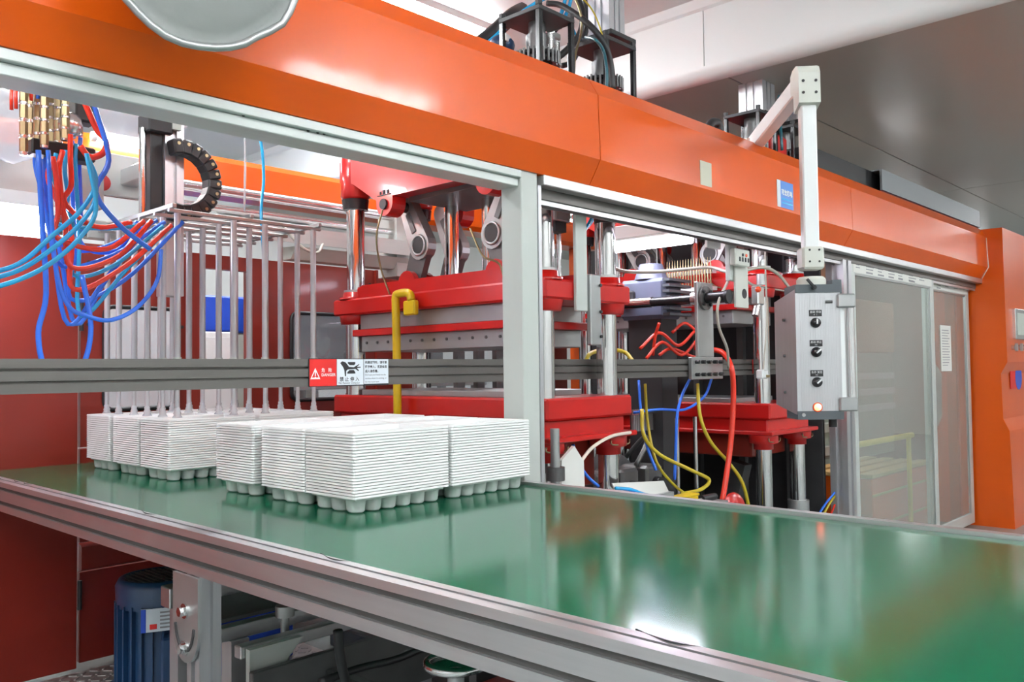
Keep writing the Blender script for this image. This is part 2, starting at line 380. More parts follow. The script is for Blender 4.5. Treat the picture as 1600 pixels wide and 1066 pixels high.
# masking tape square and blue label on the front of the beam
a, b = P(1095, 268, Y=2.725), P(1113, 297, Y=2.725)
mk('masking_tape', box(a.x, b.x, 2.7275, 2.7315, 2.80, 2.95), 'tape', bm, label='pale beige square of masking tape')
a, b = P(1215, 300, Y=2.725), P(1240, 320, Y=2.725)
z0, z1 = 2.80, 2.99
mk('label_plate', box(a.x, a.x+0.05, 2.7265, 2.7305, z0, z1), 'sign_white', bm, label='white edge of the label')
lp = mk('label_plate', box(a.x+0.05, b.x, 2.7265, 2.7305, z0, z1), 'sky_blue', bm, label='blue label with white lettering')
wb = (b.x-a.x-0.05)
text('lettering', '可立机电', wb*0.215, (a.x+0.05+wb*0.06, 2.7255, z0+0.095), (1, 0, 0), (0, 0, 1), 'ink_white', lp, bold=0.002)
for i in range(2): mk('print_line', box(a.x+0.05+wb*0.1, b.x-wb*0.12, 2.7255, 2.7264, z0+0.03+0.028*i, z0+0.04+0.028*i), 'hose_cyan', lp)

# ------------------------------------------------------------------ pale column
cl = thing('machine_column', 'pale grey square steel column standing beside the tray stacks', 'column', (3.137, 2.885, FLOOR))
mk('post', box(3.066, 3.185, YF, 2.955, FLOOR, 2.66, 0.004), 'grey_paint', cl)
mk('edge_strip', box(3.187, 3.212, YF-0.004, 2.90, FLOOR, 2.60, 0.002), 'alu_z', cl)
mk('base_plate', box(3.02, 3.24, 2.78, 3.0, FLOOR, FLOOR+0.02), 'grey_paint', cl)

# ------------------------------------------------------------------ orange end cabinet with stepped front
XC = 10.835
ec = thing('end_cabinet', 'tall orange cabinet with stepped front closing the right end of the machine', 'cabinet', (11.6, 3.2, FLOOR))
mb = MB(); mb.prism([(4.2, FLOOR), (2.535, FLOOR), (2.56, 0.921), (2.62, 1.055), (2.63, 1.567), (2.562, 1.696), (2.573, 3.222), (4.2, 3.222)], 0, XC, 12.6)
mk('body', mb, 'orange', ec)
se = MB(); se.tube([(XC-0.004, 2.738, 3.12), (XC-0.004, 2.732, 2.95), (XC-0.004, 2.722, 2.785), (XC-0.004, 2.80, 2.65)], 0.006, n=6, k=1)
mk('seal_bead', se, 'seal', ec)
zz = P(1582, 482, Y=2.56).z; z2 = P(1582, 530, Y=2.56).z; xa = P(1581, 500, Y=2.57).x
pn = mk('display_panel', box(xa, xa+0.9, 2.53, 2.585, z2, zz, 0.006), 'silver', ec)
mk('screen', box(xa+0.06, xa+0.84, 2.525, 2.531, z2+0.05, zz-0.05), 'sage', pn)
for i, px in enumerate((1580, 1588, 1596)):
    p = P(px, 543, Y=2.57); k = mk('rotary_knob', MB().cyl((p.x, 2.57, p.z), (p.x, 2.53, p.z), 0.032, n=14), 'silver', ec)
    mk('knob_grip', MB().obox((p.x, 2.515, p.z), (0.009, 0, 0), (0, 0.016, 0), (0.0, 0, 0.045), 0.004), 'steel', k)
p, q = P(1578, 572, Y=2.62), P(1600, 606, Y=2.63)
st = mk('sticker', box(p.x, p.x+0.5, 2.617, 2.6225, q.z, p.z), 'sign_red', ec, label='red and blue sticker')
mk('sticker_disc', MB().cyl((p.x+0.36, 2.6155, (p.z+q.z)/2), (p.x+0.36, 2.6168, (p.z+q.z)/2), 0.15, n=24), 'blue', st)
# grey cover box standing on the beam
gc = thing('beam_cover', 'grey metal cover tray lying on top of the beam at the right', 'cover', (9.4, 2.95, 3.228))
mb = MB(); mb.prism([(2.84, 3.27), (2.86, 3.27), (2.86, 3.45), (3.3, 3.45), (3.3, 3.46), (2.84, 3.46)], 0, 7.93, 11.0); mk('cover_sheet', mb, 'cover_grey', gc)
mk('cover_lip', box(7.93, 11.0, 2.86, 2.93, 3.262, 3.27), 'orange_inner', gc)
mk('cover_box', box(6.6, 8.0, 2.93, 3.5, 3.228, 3.45), 'black', gc)
mk('cover_box', box(8.0, 11.0, 2.93, 3.3, 3.228, 3.44), 'black', gc)

# ------------------------------------------------------------------ sliding doors
def profile_post(name, x0, x1, y0, y1, z0, z1, mat, parent):
    g = (x1-x0)
    po = [(x0, y0), (x0+g*0.38, y0), (x0+g*0.38, y0+0.02), (x0+g*0.62, y0+0.02), (x0+g*0.62, y0), (x1, y0), (x1, y1), (x0, y1),
          (x0, y0+(y1-y0)*0.65), (x0+0.02, y0+(y1-y0)*0.65), (x0+0.02, y0+(y1-y0)*0.35), (x0, y0+(y1-y0)*0.35)]
    return mk(name, MB().prism(po, 2, z0, z1), mat, parent)
dp = thing('door_post', 'slotted aluminium post left of the sliding glass doors', 'post', (7.1, 2.9, FLOOR))
profile_post('profile', 7.03, 7.20, 2.85, 3.0, FLOOR, 2.56, 'alu_z', dp)
def door(x0, x1, y, label, paper):
    d = thing('sliding_door', label, 'sliding door', ((x0+x1)/2, y, FLOOR))
    z0, z1, t = FLOOR+0.04, 2.575, 0.035
    mk('stile', box(x0, x0+0.10, y-t/2, y+t/2, z0, z1, 0.004), 'alu_pale', d)
    mk('stile', box(x1-0.10, x1, y-t/2, y+t/2, z0, z1, 0.004), 'alu_pale', d)
    tr = mk('top_rail', box(x0+0.10, x1-0.10, y-t/2, y+t/2, z1-0.11, z1, 0.004), 'alu_pale', d)
    mk('bottom_rail', box(x0+0.10, x1-0.10, y-t/2, y+t/2, z0, z0+0.12, 0.004), 'alu_pale', d)
    mk('pane', box(x0+0.09, x1-0.09, y-0.003, y+0.003, z0+0.11, z1-0.10), 'glass', d)
    mk('gasket', MB().box(x0+0.10, x0+0.112, y-0.012, y+0.012, z0+0.12, z1-0.11).box(x1-0.112, x1-0.10, y-0.012, y+0.012, z0+0.12, z1-0.11)
       .box(x0+0.10, x1-0.10, y-0.012, y+0.012, z1-0.122, z1-0.11), 'steel', d)
    fm = mk('film_strip', box(x0+0.06, x1-0.06, y-t/2-0.002, y-t/2-0.0005, z1-0.10, z1-0.012), 'paper', tr, label='printed protective film')
    BASE[fm.name] = BASE[d.name]
    rnd = random.Random(int(x0*10)); pr = MB(); x = x0+0.12
    while x < x1-0.3:
        w = rnd.uniform(0.10, 0.22)
        for r in range(rnd.choice((2, 3))):
            pr.box(x, x+w*rnd.uniform(0.5, 1), y-t/2-0.0035, y-t/2-0.002, z1-0.035-r*0.024, z1-0.027-r*0.024)
        if rnd.random() < 0.35: pr.box(x, x+w*0.8, y-t/2-0.0035, y-t/2-0.002, z1-0.092, z1-0.078)
        x += w+rnd.uniform(0.06, 0.14)
    mk('print', pr, 'ink_grey', tr)
    return d
door(7.22, 9.36, 2.885, 'wide sliding glass door next to the slotted aluminium post', False)
door(9.28, 10.78, 2.945, 'narrower sliding glass door beside the orange end cabinet', True)
pp = thing('notice_sheet', 'white printed notice sheet taped to the narrower glass door', 'notice', (9.75, 2.94, 1.6))
a, b = P(1469, 508, Y=2.938), P(1487, 580, Y=2.938)
sh = mk('sheet', box(a.x, b.x, 2.936, 2.939, b.z, a.z), 'paper', pp)
for i in range(14):
    z = a.z-0.05-i*(a.z-b.z-0.09)/14
    mk('print_line', box(a.x+0.04, b.x-0.05-0.1*random.random(), 2.9345, 2.9355, z-0.008, z), 'ink_grey', sh)

# ------------------------------------------------------------------ conveyor
XB0, XB1, YE, YN = 1.482, 3.02, 5.66, -1.2
cvy = thing('belt_conveyor', 'wide green belt conveyor in an aluminium frame running into the machine', 'conveyor', (2.25, 2.2, FLOOR))
bl = MB()
pr = [(YN+0.06, B), (YE-0.06, B)] + [(YE-0.06+0.06*math.sin(a), B-0.06+0.06*math.cos(a)) for a in [math.pi*i/10 for i in range(1, 10)]] + \
     [(YE-0.06, B-0.12), (YN+0.06, B-0.12)] + [(YN+0.06-0.06*math.sin(a), B-0.06-0.06*math.cos(a)) for a in [math.pi*i/10 for i in range(1, 10)]]
bl.prism(pr, 0, XB0+0.006, XB1-0.006); mk('belt', bl, 'belt', cvy)
def rail(name, xo, sgn, parent):
    """slotted aluminium side rail, xo = inner edge at the belt, sgn = outward direction"""
    z = B+0.004
    po = [(0, z), (0.030, z), (0.030, z-0.010), (0.042, z-0.010), (0.042, z), (0.078, z), (0.080, z-0.024), (0.066, z-0.024), (0.066, z-0.042), (0.080, z-0.042),
          (0.080, z-0.094), (0.066, z-0.094), (0.066, z-0.114), (0.080, z-0.114), (0.080, z-0.148), (0, z-0.148)]
    po = [(xo+sgn*a, b) for a, b in po]
    mk(name, MB().prism(po, 1, YN, YE), 'alu', parent)
    mk('slot', MB().prism([(xo+sgn*a, b) for a, b in ((0.06, z-0.022), (0.0675, z-0.022), (0.0675, z-0.044), (0.06, z-0.044))], 1, YN+0.002, YE-0.002), 'groove', parent)
    mk('slot', MB().prism([(xo+sgn*a, b) for a, b in ((0.06, z-0.092), (0.0675, z-0.092), (0.0675, z-0.116), (0.06, z-0.116))], 1, YN+0.002, YE-0.002), 'groove', parent)
    mk('slot', MB().prism([(xo+sgn*a, b) for a, b in ((0.031, z-0.0095), (0.041, z-0.0095), (0.041, z-0.0075), (0.031, z-0.0075))], 1, YN+0.002, YE-0.002), 'groove', parent)
rail('side_rail', XB0, -1, cvy)
po = [(XB1, B+0.004), (XB1, B+0.014), (XB1+0.045, B+0.014), (XB1+0.045, B-0.148), (XB1, B-0.148)]
mk('side_rail', MB().prism(po, 1, YN, 2.80), 'alu', cvy)
mk('side_rail', MB().prism(po, 1, 2.97, YE), 'alu', cvy)
for y in (YN+0.06, YE-0.06):
    mk('end_roller', MB().cyl((XB0, y, B-0.06), (XB1, y, B-0.06), 0.058, n=20), 'steel', cvy)
sl = MB(); random.seed(3)
for k in range(5):     # worn belt-edge threads
    y = (0.9, 2.05, 3.3, 4.85, 4.7)[k]; sl.tube([(XB0-0.002, y, B+0.002), (XB0-0.02, y+0.05, B+0.006), (XB0-0.006, y+0.11, B+0.003), (XB0+0.01, y+0.16, B+0.003)], 0.0022, n=5)
mk('frayed_thread', sl, 'dark', cvy)
for y in (2.85, 0.1, -0.9):
    lg = profile_post('leg', XB0-0.076, XB0+0.004, y-0.045, y+0.045, FLOOR, B-0.145, 'alu_z', cvy)
    mk('foot', MB().cyl((XB0-0.036, y, FLOOR), (XB0-0.036, y, FLOOR+0.03), 0.05, n=14), 'black', lg)
    lg2 = profile_post('leg', XB1+0.0, XB1+0.045, y-0.045, y+0.045, FLOOR, B-0.145, 'alu_z', cvy)
# pivot bracket on the near leg
yb, zb = 2.865, 0.80
pl = [(yb+0.10, B-0.146), (yb-0.085, B-0.146), (yb-0.085, 0.83)] + [(yb+0.0075-0.0925*math.cos(a), 0.80-0.115*math.sin(a)) for a in [math.pi*i/12 for i in range(13)]] + [(yb+0.10, 0.83)]
br = mk('pivot_bracket', MB().prism(pl, 0, XB0-0.094, XB0-0.082), 'steel', cvy)
sm = MB(); sm.tube([(XB0-0.095, yb+0.0075-0.07*math.cos(a), 0.84-0.115*math.sin(a)) for a in [math.pi*(0.08+0.84*i/12) for i in range(13)]], 0.006, n=6, k=1)
mk('curved_slot', sm, 'dark', br)
for z in (0.862, 0.735):
    mk('bolt', MB().cyl((XB0-0.094, yb+0.007, z), (XB0-0.100, yb+0.007, z), 0.026, n=16).cyl((XB0-0.100, yb+0.007, z), (XB0-0.118, yb+0.007, z), 0.017, n=6, smooth=False), 'chrome', br)

# ------------------------------------------------------------------ stacked trays
RX, RY, NX, NY, PX, PY = 0.492, 0.332, 6, 3, 0.0755, 0.0985
DK, TOPZ = 0.050, 0.069
tr = MB(); cxm, cym = RX/2, RY/2
ox, oy = cxm-NX*PX/2, cym-NY*PY/2
seg = 12
for i in range(NX):
    for j in range(NY):
        cx, cy = ox+(i+0.5)*PX, oy+(j+0.5)*PY
        sq = []; ci = []; bo = []; fl = []
        for k in range(seg):
            a = 2*math.pi*k/seg+math.pi/4; c, s_ = math.cos(a), math.sin(a); m = max(abs(c), abs(s_))
            sq.append((cx+c/m*PX/2, cy+s_/m*PY/2, DK)); ci.append((cx+c*0.0365, cy+s_*0.0470, DK-0.003))
            bo.append((cx+c*0.0318, cy+s_*0.0415, 0.008)); fl.append((cx+c*0.0245, cy+s_*0.033, 0.0))
        n_ = len(tr.v); tr.v += [V(p) for p in sq+ci+bo+fl]
        for r in range(3):
            for k in range(seg):
                tr.f.append((n_+r*seg+k, n_+r*seg+(k+1) % seg, n_+(r+1)*seg+(k+1) % seg, n_+(r+1)*seg+k)); tr.sm.append(r > 0)
        tr.f.append(tuple(n_+3*seg+k for k in range(seg))); tr.sm.append(False)
def loop(x0, x1, y0, y1, r, z):
    return [(p[0], p[1], z) for p in rrect((x0+x1)/2, (y0+y1)/2, x1-x0, y1-y0, r, 3)]
lps = [loop(ox-0.0005, ox+NX*PX+0.0005, oy-0.0005, oy+NY*PY+0.0005, 0.004, DK), loop(0.016, RX-0.016, 0.015, RY-0.015, 0.008, TOPZ-0.002), loop(0.013, RX-0.013, 0.012, RY-0.012, 0.010, TOPZ),
       loop(0.001, RX-0.001, 0.001, RY-0.001, 0.012, TOPZ), loop(-0.0015, RX+0.0015, -0.0015, RY+0.0015, 0.013, TOPZ-0.0085)]
n_ = len(tr.v); L_ = len(lps[0])
for l in lps: tr.v += [V(p) for p in l]
for r in range(len(lps)-1):
    for k in range(L_): tr.f.append((n_+r*L_+k, n_+r*L_+(k+1) % L_, n_+(r+1)*L_+(k+1) % L_, n_+(r+1)*L_+k)); tr.sm.append(False)
NT, PITCH = 22, 0.0117
XR = (1.963, 2.472)
proto = None
stacks = [(XR[0], 2.685, 'front stack nearest the camera'), (XR[1], 2.685, 'stack beside the pale column'),
          (XR[0], 3.026, 'middle left near stack'), (XR[1], 3.026, 'middle right near stack'),
          (XR[0], 3.425, 'rear left near stack'), (XR[1], 3.425, 'rear right near stack'),
          (XR[0], 4.245, 'front far stack below the suction rods'), (XR[1], 4.245, 'far stack hidden behind the near trays'),
          (XR[0], 4.605, 'middle far stack below the suction rods'), (XR[1], 4.605, 'middle right far stack'),
          (XR[0], 4.985, 'rearmost left stack by the rear wall'), (XR[1], 4.985, 'rearmost right stack by the rear wall')]
ORD = 'second third fourth fifth sixth seventh eighth ninth tenth eleventh'.split()
rj = random.Random(5)
for sx, sy, where in stacks:
    tilt = rj.uniform(-0.001, 0.001)
    for k in range(NT):
        b = V((sx+rj.uniform(-0.0002, 0.0002)+tilt*k/NT, sy+rj.uniform(-0.0002, 0.0002), B+0.001+k*PITCH))
        if k == 0: lab = 'white cup tray at the bottom of the ' + where
        elif k == NT-1: lab = 'white cup tray on top of the ' + where
        elif k <= 10: lab = ORD[k-1] + ' white cup tray from the bottom of the ' + where
        else: lab = ORD[NT-2-k] + ' white cup tray from the top of the ' + where
        grp = 'trays in the ' + where.split(',')[0]
        if proto is None:
            t2 = MB(); t2.v = [p+b for p in tr.v]; t2.f = tr.f; t2.sm = tr.sm
            proto = mk('cup_tray', t2, 'tray_plastic', base=b, label=lab, cat='tray', group=grp)
        else: copy_at(proto, b, lab, grp)

# ------------------------------------------------------------------ chain rail with the warning sign
YR = 3.2; zt, zb = 1.736, 1.616
cr = thing('transport_rail', 'dark grey slotted aluminium rail crossing the machine at eye level', 'rail', (3, YR, zb))
h = zt-zb
po = [(YR, zt), (YR, zt-h*0.27), (YR+0.015, zt-h*0.27), (YR+0.015, zt-h*0.33), (YR-0.002, zt-h*0.36), (YR-0.002, zt-h*0.64), (YR+0.015, zt-h*0.66), (YR+0.015, zt-h*0.72), (YR, zt-h*0.72), (YR, zb), (YR+0.06, zb), (YR+0.06, zt)]
mk('profile', MB().prism(po, 0, -2.5, 6.9), 'alu_dark', cr)
ws = thing('warning_sign', 'long red and white DANGER warning sign stuck on the dark rail', 'sign', (2.3, YR, 1.62))
ya = YR-0.006
def px_x(px): return P(px, 580, Y=ya).x
xa, xb, xc, xd = px_x(483), px_x(526), px_x(568), px_x(607)
z0, z1 = 1.614, 1.738
mk('backing', box(xa, xd, YR-0.0055, YR-0.0025, z0, z1), 'ink', ws)
rp = mk('red_panel', box(xa+0.002, xb-0.002, ya-0.0015, YR-0.0056, z0+0.003, z1-0.003), 'sign_red', ws)
wp = mk('pictogram_panel', box(xb+0.001, xc-0.002, ya-0.0015, YR-0.0056, z0+0.005, z1-0.003), 'sign_white', ws)
tp = mk('text_panel', box(xc+0.002, xd-0.002, ya-0.0015, YR-0.0056, z0+0.008, z1-0.003), 'sign_white', ws)
yt = ya-0.0022
def tri(cx, zc, w, hh, d):
    return [(cx-w/2, zc-hh/2), (cx+w/2, zc-hh/2), (cx, zc+hh/2)]
w1 = xb-xa
cx, zc = xa+w1*0.21, z0+(z1-z0)*0.47
t0 = tri(cx, zc, w1*0.36, (z1-z0)*0.40, 0); t1 = tri(cx, zc-0.002, w1*0.24, (z1-z0)*0.25, 0)
mb = MB(); mb.add([(a, yt, b) for a, b in t0]+[(a, yt, b) for a, b in t1], [(0, 1, 4, 3), (1, 2, 5, 4), (2, 0, 3, 5)]); mk('triangle', mb, 'ink_white', rp)
mk('exclamation', box(cx-0.0025, cx+0.0025, yt-0.0005, yt, zc-0.011, zc+0.012).box(cx-0.0025, cx+0.0025, yt-0.0005, yt, zc-0.018, zc-0.014), 'ink_white', rp)
text('lettering', '危   险', w1*0.135, (xa+w1*0.43, yt, z0+(z1-z0)*0.53), (1, 0, 0), (0, 0, 1), 'ink_white', rp, bold=0.0002)
text('lettering', 'DANGER', w1*0.128, (xa+w1*0.43, yt, z0+(z1-z0)*0.37), (1, 0, 0), (0, 0, 1), 'ink_white', rp, bold=0.0003)
w2 = xc-xb
def pic(pts): return [(xb+w2*a, z0+(z1-z0)*b) for a, b in pts]
pg = MB()
for poly in ([(0.12, 0.84), (0.20, 0.90), (0.32, 0.86), (0.40, 0.76), (0.44, 0.70), (0.62, 0.68), (0.72, 0.74), (0.82, 0.80), (0.83, 0.77), (0.74, 0.70), (0.88, 0.70), (0.88, 0.66), (0.74, 0.65), (0.82, 0.56), (0.79, 0.54), (0.68, 0.62), (0.40, 0.60), (0.34, 0.55), (0.33, 0.36), (0.29, 0.36), (0.27, 0.58), (0.22, 0.70)],
             [(0.40, 0.87), (0.68, 0.87), (0.68, 0.80), (0.63, 0.76), (0.47, 0.76), (0.40, 0.82)], [(0.46, 0.58), (0.62, 0.58), (0.68, 0.50), (0.68, 0.45), (0.38, 0.45), (0.38, 0.50)]):
    pg.add([(a, yt, b) for a, b in pic(poly)], [tuple(range(len(poly)))])
mk('hand_pictogram', pg, 'ink', wp)
text('lettering', '禁 止 伸 入', w2*0.15, (xb+w2*0.10, yt, z0+(z1-z0)*0.185), (1, 0, 0), (0, 0, 1), 'ink', wp, bold=0.0003)
text('lettering', 'No Reason Ching Ln', w2*0.092, (xb+w2*0.06, yt, z0+(z1-z0)*0.08), (1, 0, 0), (0, 0, 1), 'ink', wp)
w3 = xd-xc
for i, s_ in enumerate(('机器运转时，请不要', '将手伸入，否则会造', '成人身伤害。')):
    text('lettering', s_, w3*0.097, (xc+w3*0.05, yt, z0+(z1-z0)*(0.82-0.165*i)), (1, 0, 0), (0, 0, 1), 'ink', tp, bold=0.0003)
for i, s_ in enumerate(("Don't put your hands into the", 'machine when it is working, or', 'the may cause harm.')):
    text('lettering', s_, w3*0.068, (xc+w3*0.05, yt, z0+(z1-z0)*(0.37-0.13*i)), (1, 0, 0), (0, 0, 1), 'ink', tp)
# small red sign further along the rail
a, b = P(1176, 562, Y=ya), P(1187, 584, Y=ya)
s2 = thing('warning_sign', 'small red warning sign at the right end of the dark rail', 'sign', (a.x, YR, b.z))
s2p = mk('red_panel', box(a.x, b.x, ya-0.0015, YR-0.0025, b.z, a.z), 'sign_red', s2)
for k in (0.3, 0.7):
    c = a.x+(b.x-a.x)*k; zc = (a.z+b.z)/2-0.01; mb = MB(); mb.add([(c-0.016, yt, zc-0.016), (c+0.016, yt, zc-0.016), (c, yt, zc+0.024)], [(0, 1, 2)]); mk('triangle', mb, 'ink_white', s2p)

# ------------------------------------------------------------------ rear side of the machine: wall, windows, far beam
YB = 5.72
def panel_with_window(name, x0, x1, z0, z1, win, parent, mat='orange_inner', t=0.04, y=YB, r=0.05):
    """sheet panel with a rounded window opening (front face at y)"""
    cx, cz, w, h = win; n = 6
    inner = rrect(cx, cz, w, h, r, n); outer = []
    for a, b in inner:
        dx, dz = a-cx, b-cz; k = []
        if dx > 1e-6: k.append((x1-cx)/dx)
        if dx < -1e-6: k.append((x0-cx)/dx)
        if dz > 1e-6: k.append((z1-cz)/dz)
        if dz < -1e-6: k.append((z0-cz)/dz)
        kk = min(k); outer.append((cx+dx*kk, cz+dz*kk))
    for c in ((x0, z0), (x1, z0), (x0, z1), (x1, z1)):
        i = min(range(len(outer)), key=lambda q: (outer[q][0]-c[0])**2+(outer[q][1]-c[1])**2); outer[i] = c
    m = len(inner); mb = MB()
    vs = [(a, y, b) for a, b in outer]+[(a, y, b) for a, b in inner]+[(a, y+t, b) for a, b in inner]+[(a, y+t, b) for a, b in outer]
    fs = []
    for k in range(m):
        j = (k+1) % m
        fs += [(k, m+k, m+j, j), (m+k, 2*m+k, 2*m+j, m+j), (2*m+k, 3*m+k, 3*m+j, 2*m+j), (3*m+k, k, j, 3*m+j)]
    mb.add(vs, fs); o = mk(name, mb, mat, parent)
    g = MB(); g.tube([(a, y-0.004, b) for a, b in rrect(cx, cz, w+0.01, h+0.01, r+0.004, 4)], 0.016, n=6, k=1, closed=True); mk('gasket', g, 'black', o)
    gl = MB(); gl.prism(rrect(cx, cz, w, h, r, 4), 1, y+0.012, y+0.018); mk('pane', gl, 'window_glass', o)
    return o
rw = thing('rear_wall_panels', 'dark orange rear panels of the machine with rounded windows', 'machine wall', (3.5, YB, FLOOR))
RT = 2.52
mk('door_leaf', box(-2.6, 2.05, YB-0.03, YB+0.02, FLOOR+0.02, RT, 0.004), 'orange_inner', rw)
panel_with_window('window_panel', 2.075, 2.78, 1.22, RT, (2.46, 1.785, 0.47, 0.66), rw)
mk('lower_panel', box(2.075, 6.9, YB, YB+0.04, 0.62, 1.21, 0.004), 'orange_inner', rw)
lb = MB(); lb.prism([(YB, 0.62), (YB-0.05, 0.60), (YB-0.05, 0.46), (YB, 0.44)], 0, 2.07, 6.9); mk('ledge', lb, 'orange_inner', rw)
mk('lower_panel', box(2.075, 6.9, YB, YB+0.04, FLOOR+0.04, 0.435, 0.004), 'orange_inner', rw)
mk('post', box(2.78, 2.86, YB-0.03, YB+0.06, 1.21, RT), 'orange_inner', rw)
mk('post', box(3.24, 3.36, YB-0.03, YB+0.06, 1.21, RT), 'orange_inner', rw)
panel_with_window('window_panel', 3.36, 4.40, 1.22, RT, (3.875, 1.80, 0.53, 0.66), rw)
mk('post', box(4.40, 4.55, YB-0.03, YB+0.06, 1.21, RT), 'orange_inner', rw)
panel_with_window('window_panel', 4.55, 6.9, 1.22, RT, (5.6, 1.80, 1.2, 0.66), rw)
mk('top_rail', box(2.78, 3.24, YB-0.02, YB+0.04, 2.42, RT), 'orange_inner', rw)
for px, py in ((127, 495), (124, 930)):
    p = P(px, py, Y=YB-0.035); mk('hinge', MB().cyl((p.x, YB-0.04, p.z-0.09), (p.x, YB-0.04, p.z+0.09), 0.014, n=8), 'black', rw)
for x in (2.12, 2.74, 3.40, 3.52, 4.2, 4.35):
    for z in (1.27, 1.6, 2.0, 2.4):
        mk('bolt', MB().cyl((x, YB, z), (x, YB-0.008, z), 0.012, n=6), 'dark', rw)
fb = thing('far_beam', 'orange beam along the far side of the machine, seen below the front beam', 'beam', (4, 5.9, 2.98))
prf = [(5.75, 2.98), (5.72, 3.02), (5.72, 3.20), (5.78, 3.25), (6.0, 3.25), (6.0, 2.98)]
for a, b in ((-2.6, 1.4), (1.4, 4.7), (4.7, 8.0), (8.0, 10.83)): mk('beam_panel', MB().prism(prf, 0, a+0.003, b-0.003), 'orange', fb)
mk('leg', box(-2.0, -1.86, 5.78, 5.92, FLOOR, 2.98), 'orange', fb); mk('leg', box(7.2, 7.34, 5.78, 5.92, FLOOR, 2.98), 'orange', fb)
gt = thing('stacker_guide_rails', 'silver round guide tubes and tray-shaped trunking running along the far side', 'guide rail', (3, 5.4, 2.6))
for z, r in ((2.925, 0.036), (2.80, 0.024)):
    mk('guide_tube', MB().cyl((0.9, 5.42, z), (4.55, 5.42, z), r, n=16), 'silver', gt)
mk('trunking', MB().prism([(5.30, 2.72), (5.52, 2.74), (5.52, 2.64), (5.28, 2.60)], 0, 2.35, 4.45), 'alu_pale', gt)
mk('trunking', MB().prism([(5.33, 2.585), (5.52, 2.595), (5.52, 2.50), (5.40, 2.50)], 0, 3.4, 4.55), 'cream', gt)
mk('bracket', box(4.35, 4.55, 5.36, 5.6, 2.44, 3.0), 'grey_paint', gt)
mk('bracket', box(1.0, 1.12, 5.36, 5.6, 2.5, 3.0), 'grey_paint', gt)
# neighbours seen through the rear opening and windows
nb = thing('neighbour_cabinet', 'tall white cabinet seen through the gap in the rear wall', 'cabinet', (3.6, 7.4, FLOOR))
mk('body', box(3.45, 3.93, 7.2, 7.8, FLOOR, 2.05, 0.01), 'white_paint', nb); mk('door', box(3.48, 3.90, 7.185, 7.2, 0.1, 2.0, 0.004), 'white_paint', nb)
mk('handle', box(3.86, 3.88, 7.165, 7.185, 1.1, 1.3), 'black', nb)
n2 = thing('neighbour_machine', 'blue topped machine seen through the gap in the rear wall', 'machine', (4.5, 8.6, FLOOR))
mk('body', box(3.2, 5.6, 8.3, 9.3, FLOOR, 2.1, 0.02), 'cream', n2); mk('top_panel', box(3.2, 5.6, 8.27, 9.3, 2.1, 2.48, 0.02), 'blue', n2)
for i in range(7): mk('vent_slat', box(4.0, 4.5, 8.275, 8.30, 1.2+0.11*i, 1.26+0.11*i), 'steel', n2)
n3 = thing('reflection_bench', 'added dark workbench with blue parts imitating reflections in the second rear window', 'workbench', (5.6, 7.6, FLOOR))  # bench and bins stand in for reflections on the window glass
mk('top', box(4.6, 7.2, 7.2, 8.0, 1.5, 1.56, 0.01), 'steel', n3)
for x in (4.7, 7.1):
    for y in (7.3, 7.9): mk('leg', box(x-0.04, x+0.04, y-0.04, y+0.04, FLOOR, 1.5), 'steel_dark', n3)
mk('bin', box(5.0, 5.35, 7.3, 7.6, 1.56, 1.78, 0.02), 'hose_cyan', n3); mk('bin', box(5.42, 5.8, 7.3, 7.6, 1.56, 1.90, 0.02), 'dark', n3); mk('bin', box(5.9, 6.3, 7.35, 7.65, 1.56, 1.74, 0.02), 'blue', n3)
mk('back_panel', box(4.6, 7.2, 7.98, 8.02, 1.5, 2.6), 'slate', n3)
w4 = thing('white_partition', 'added pale partition whitening the first rounded window of the rear wall', 'partition', (2.9, 6.6, FLOOR))  # added sheet gives the window the paleness of reflecting glass
mk('sheet', box(2.5, 3.42, 7.05, 7.1, FLOOR+0.05, 2.45, 0.005), 'white_paint', w4); mk('foot', box(2.6, 3.3, 6.9, 7.18, FLOOR, FLOOR+0.05), 'steel', w4)

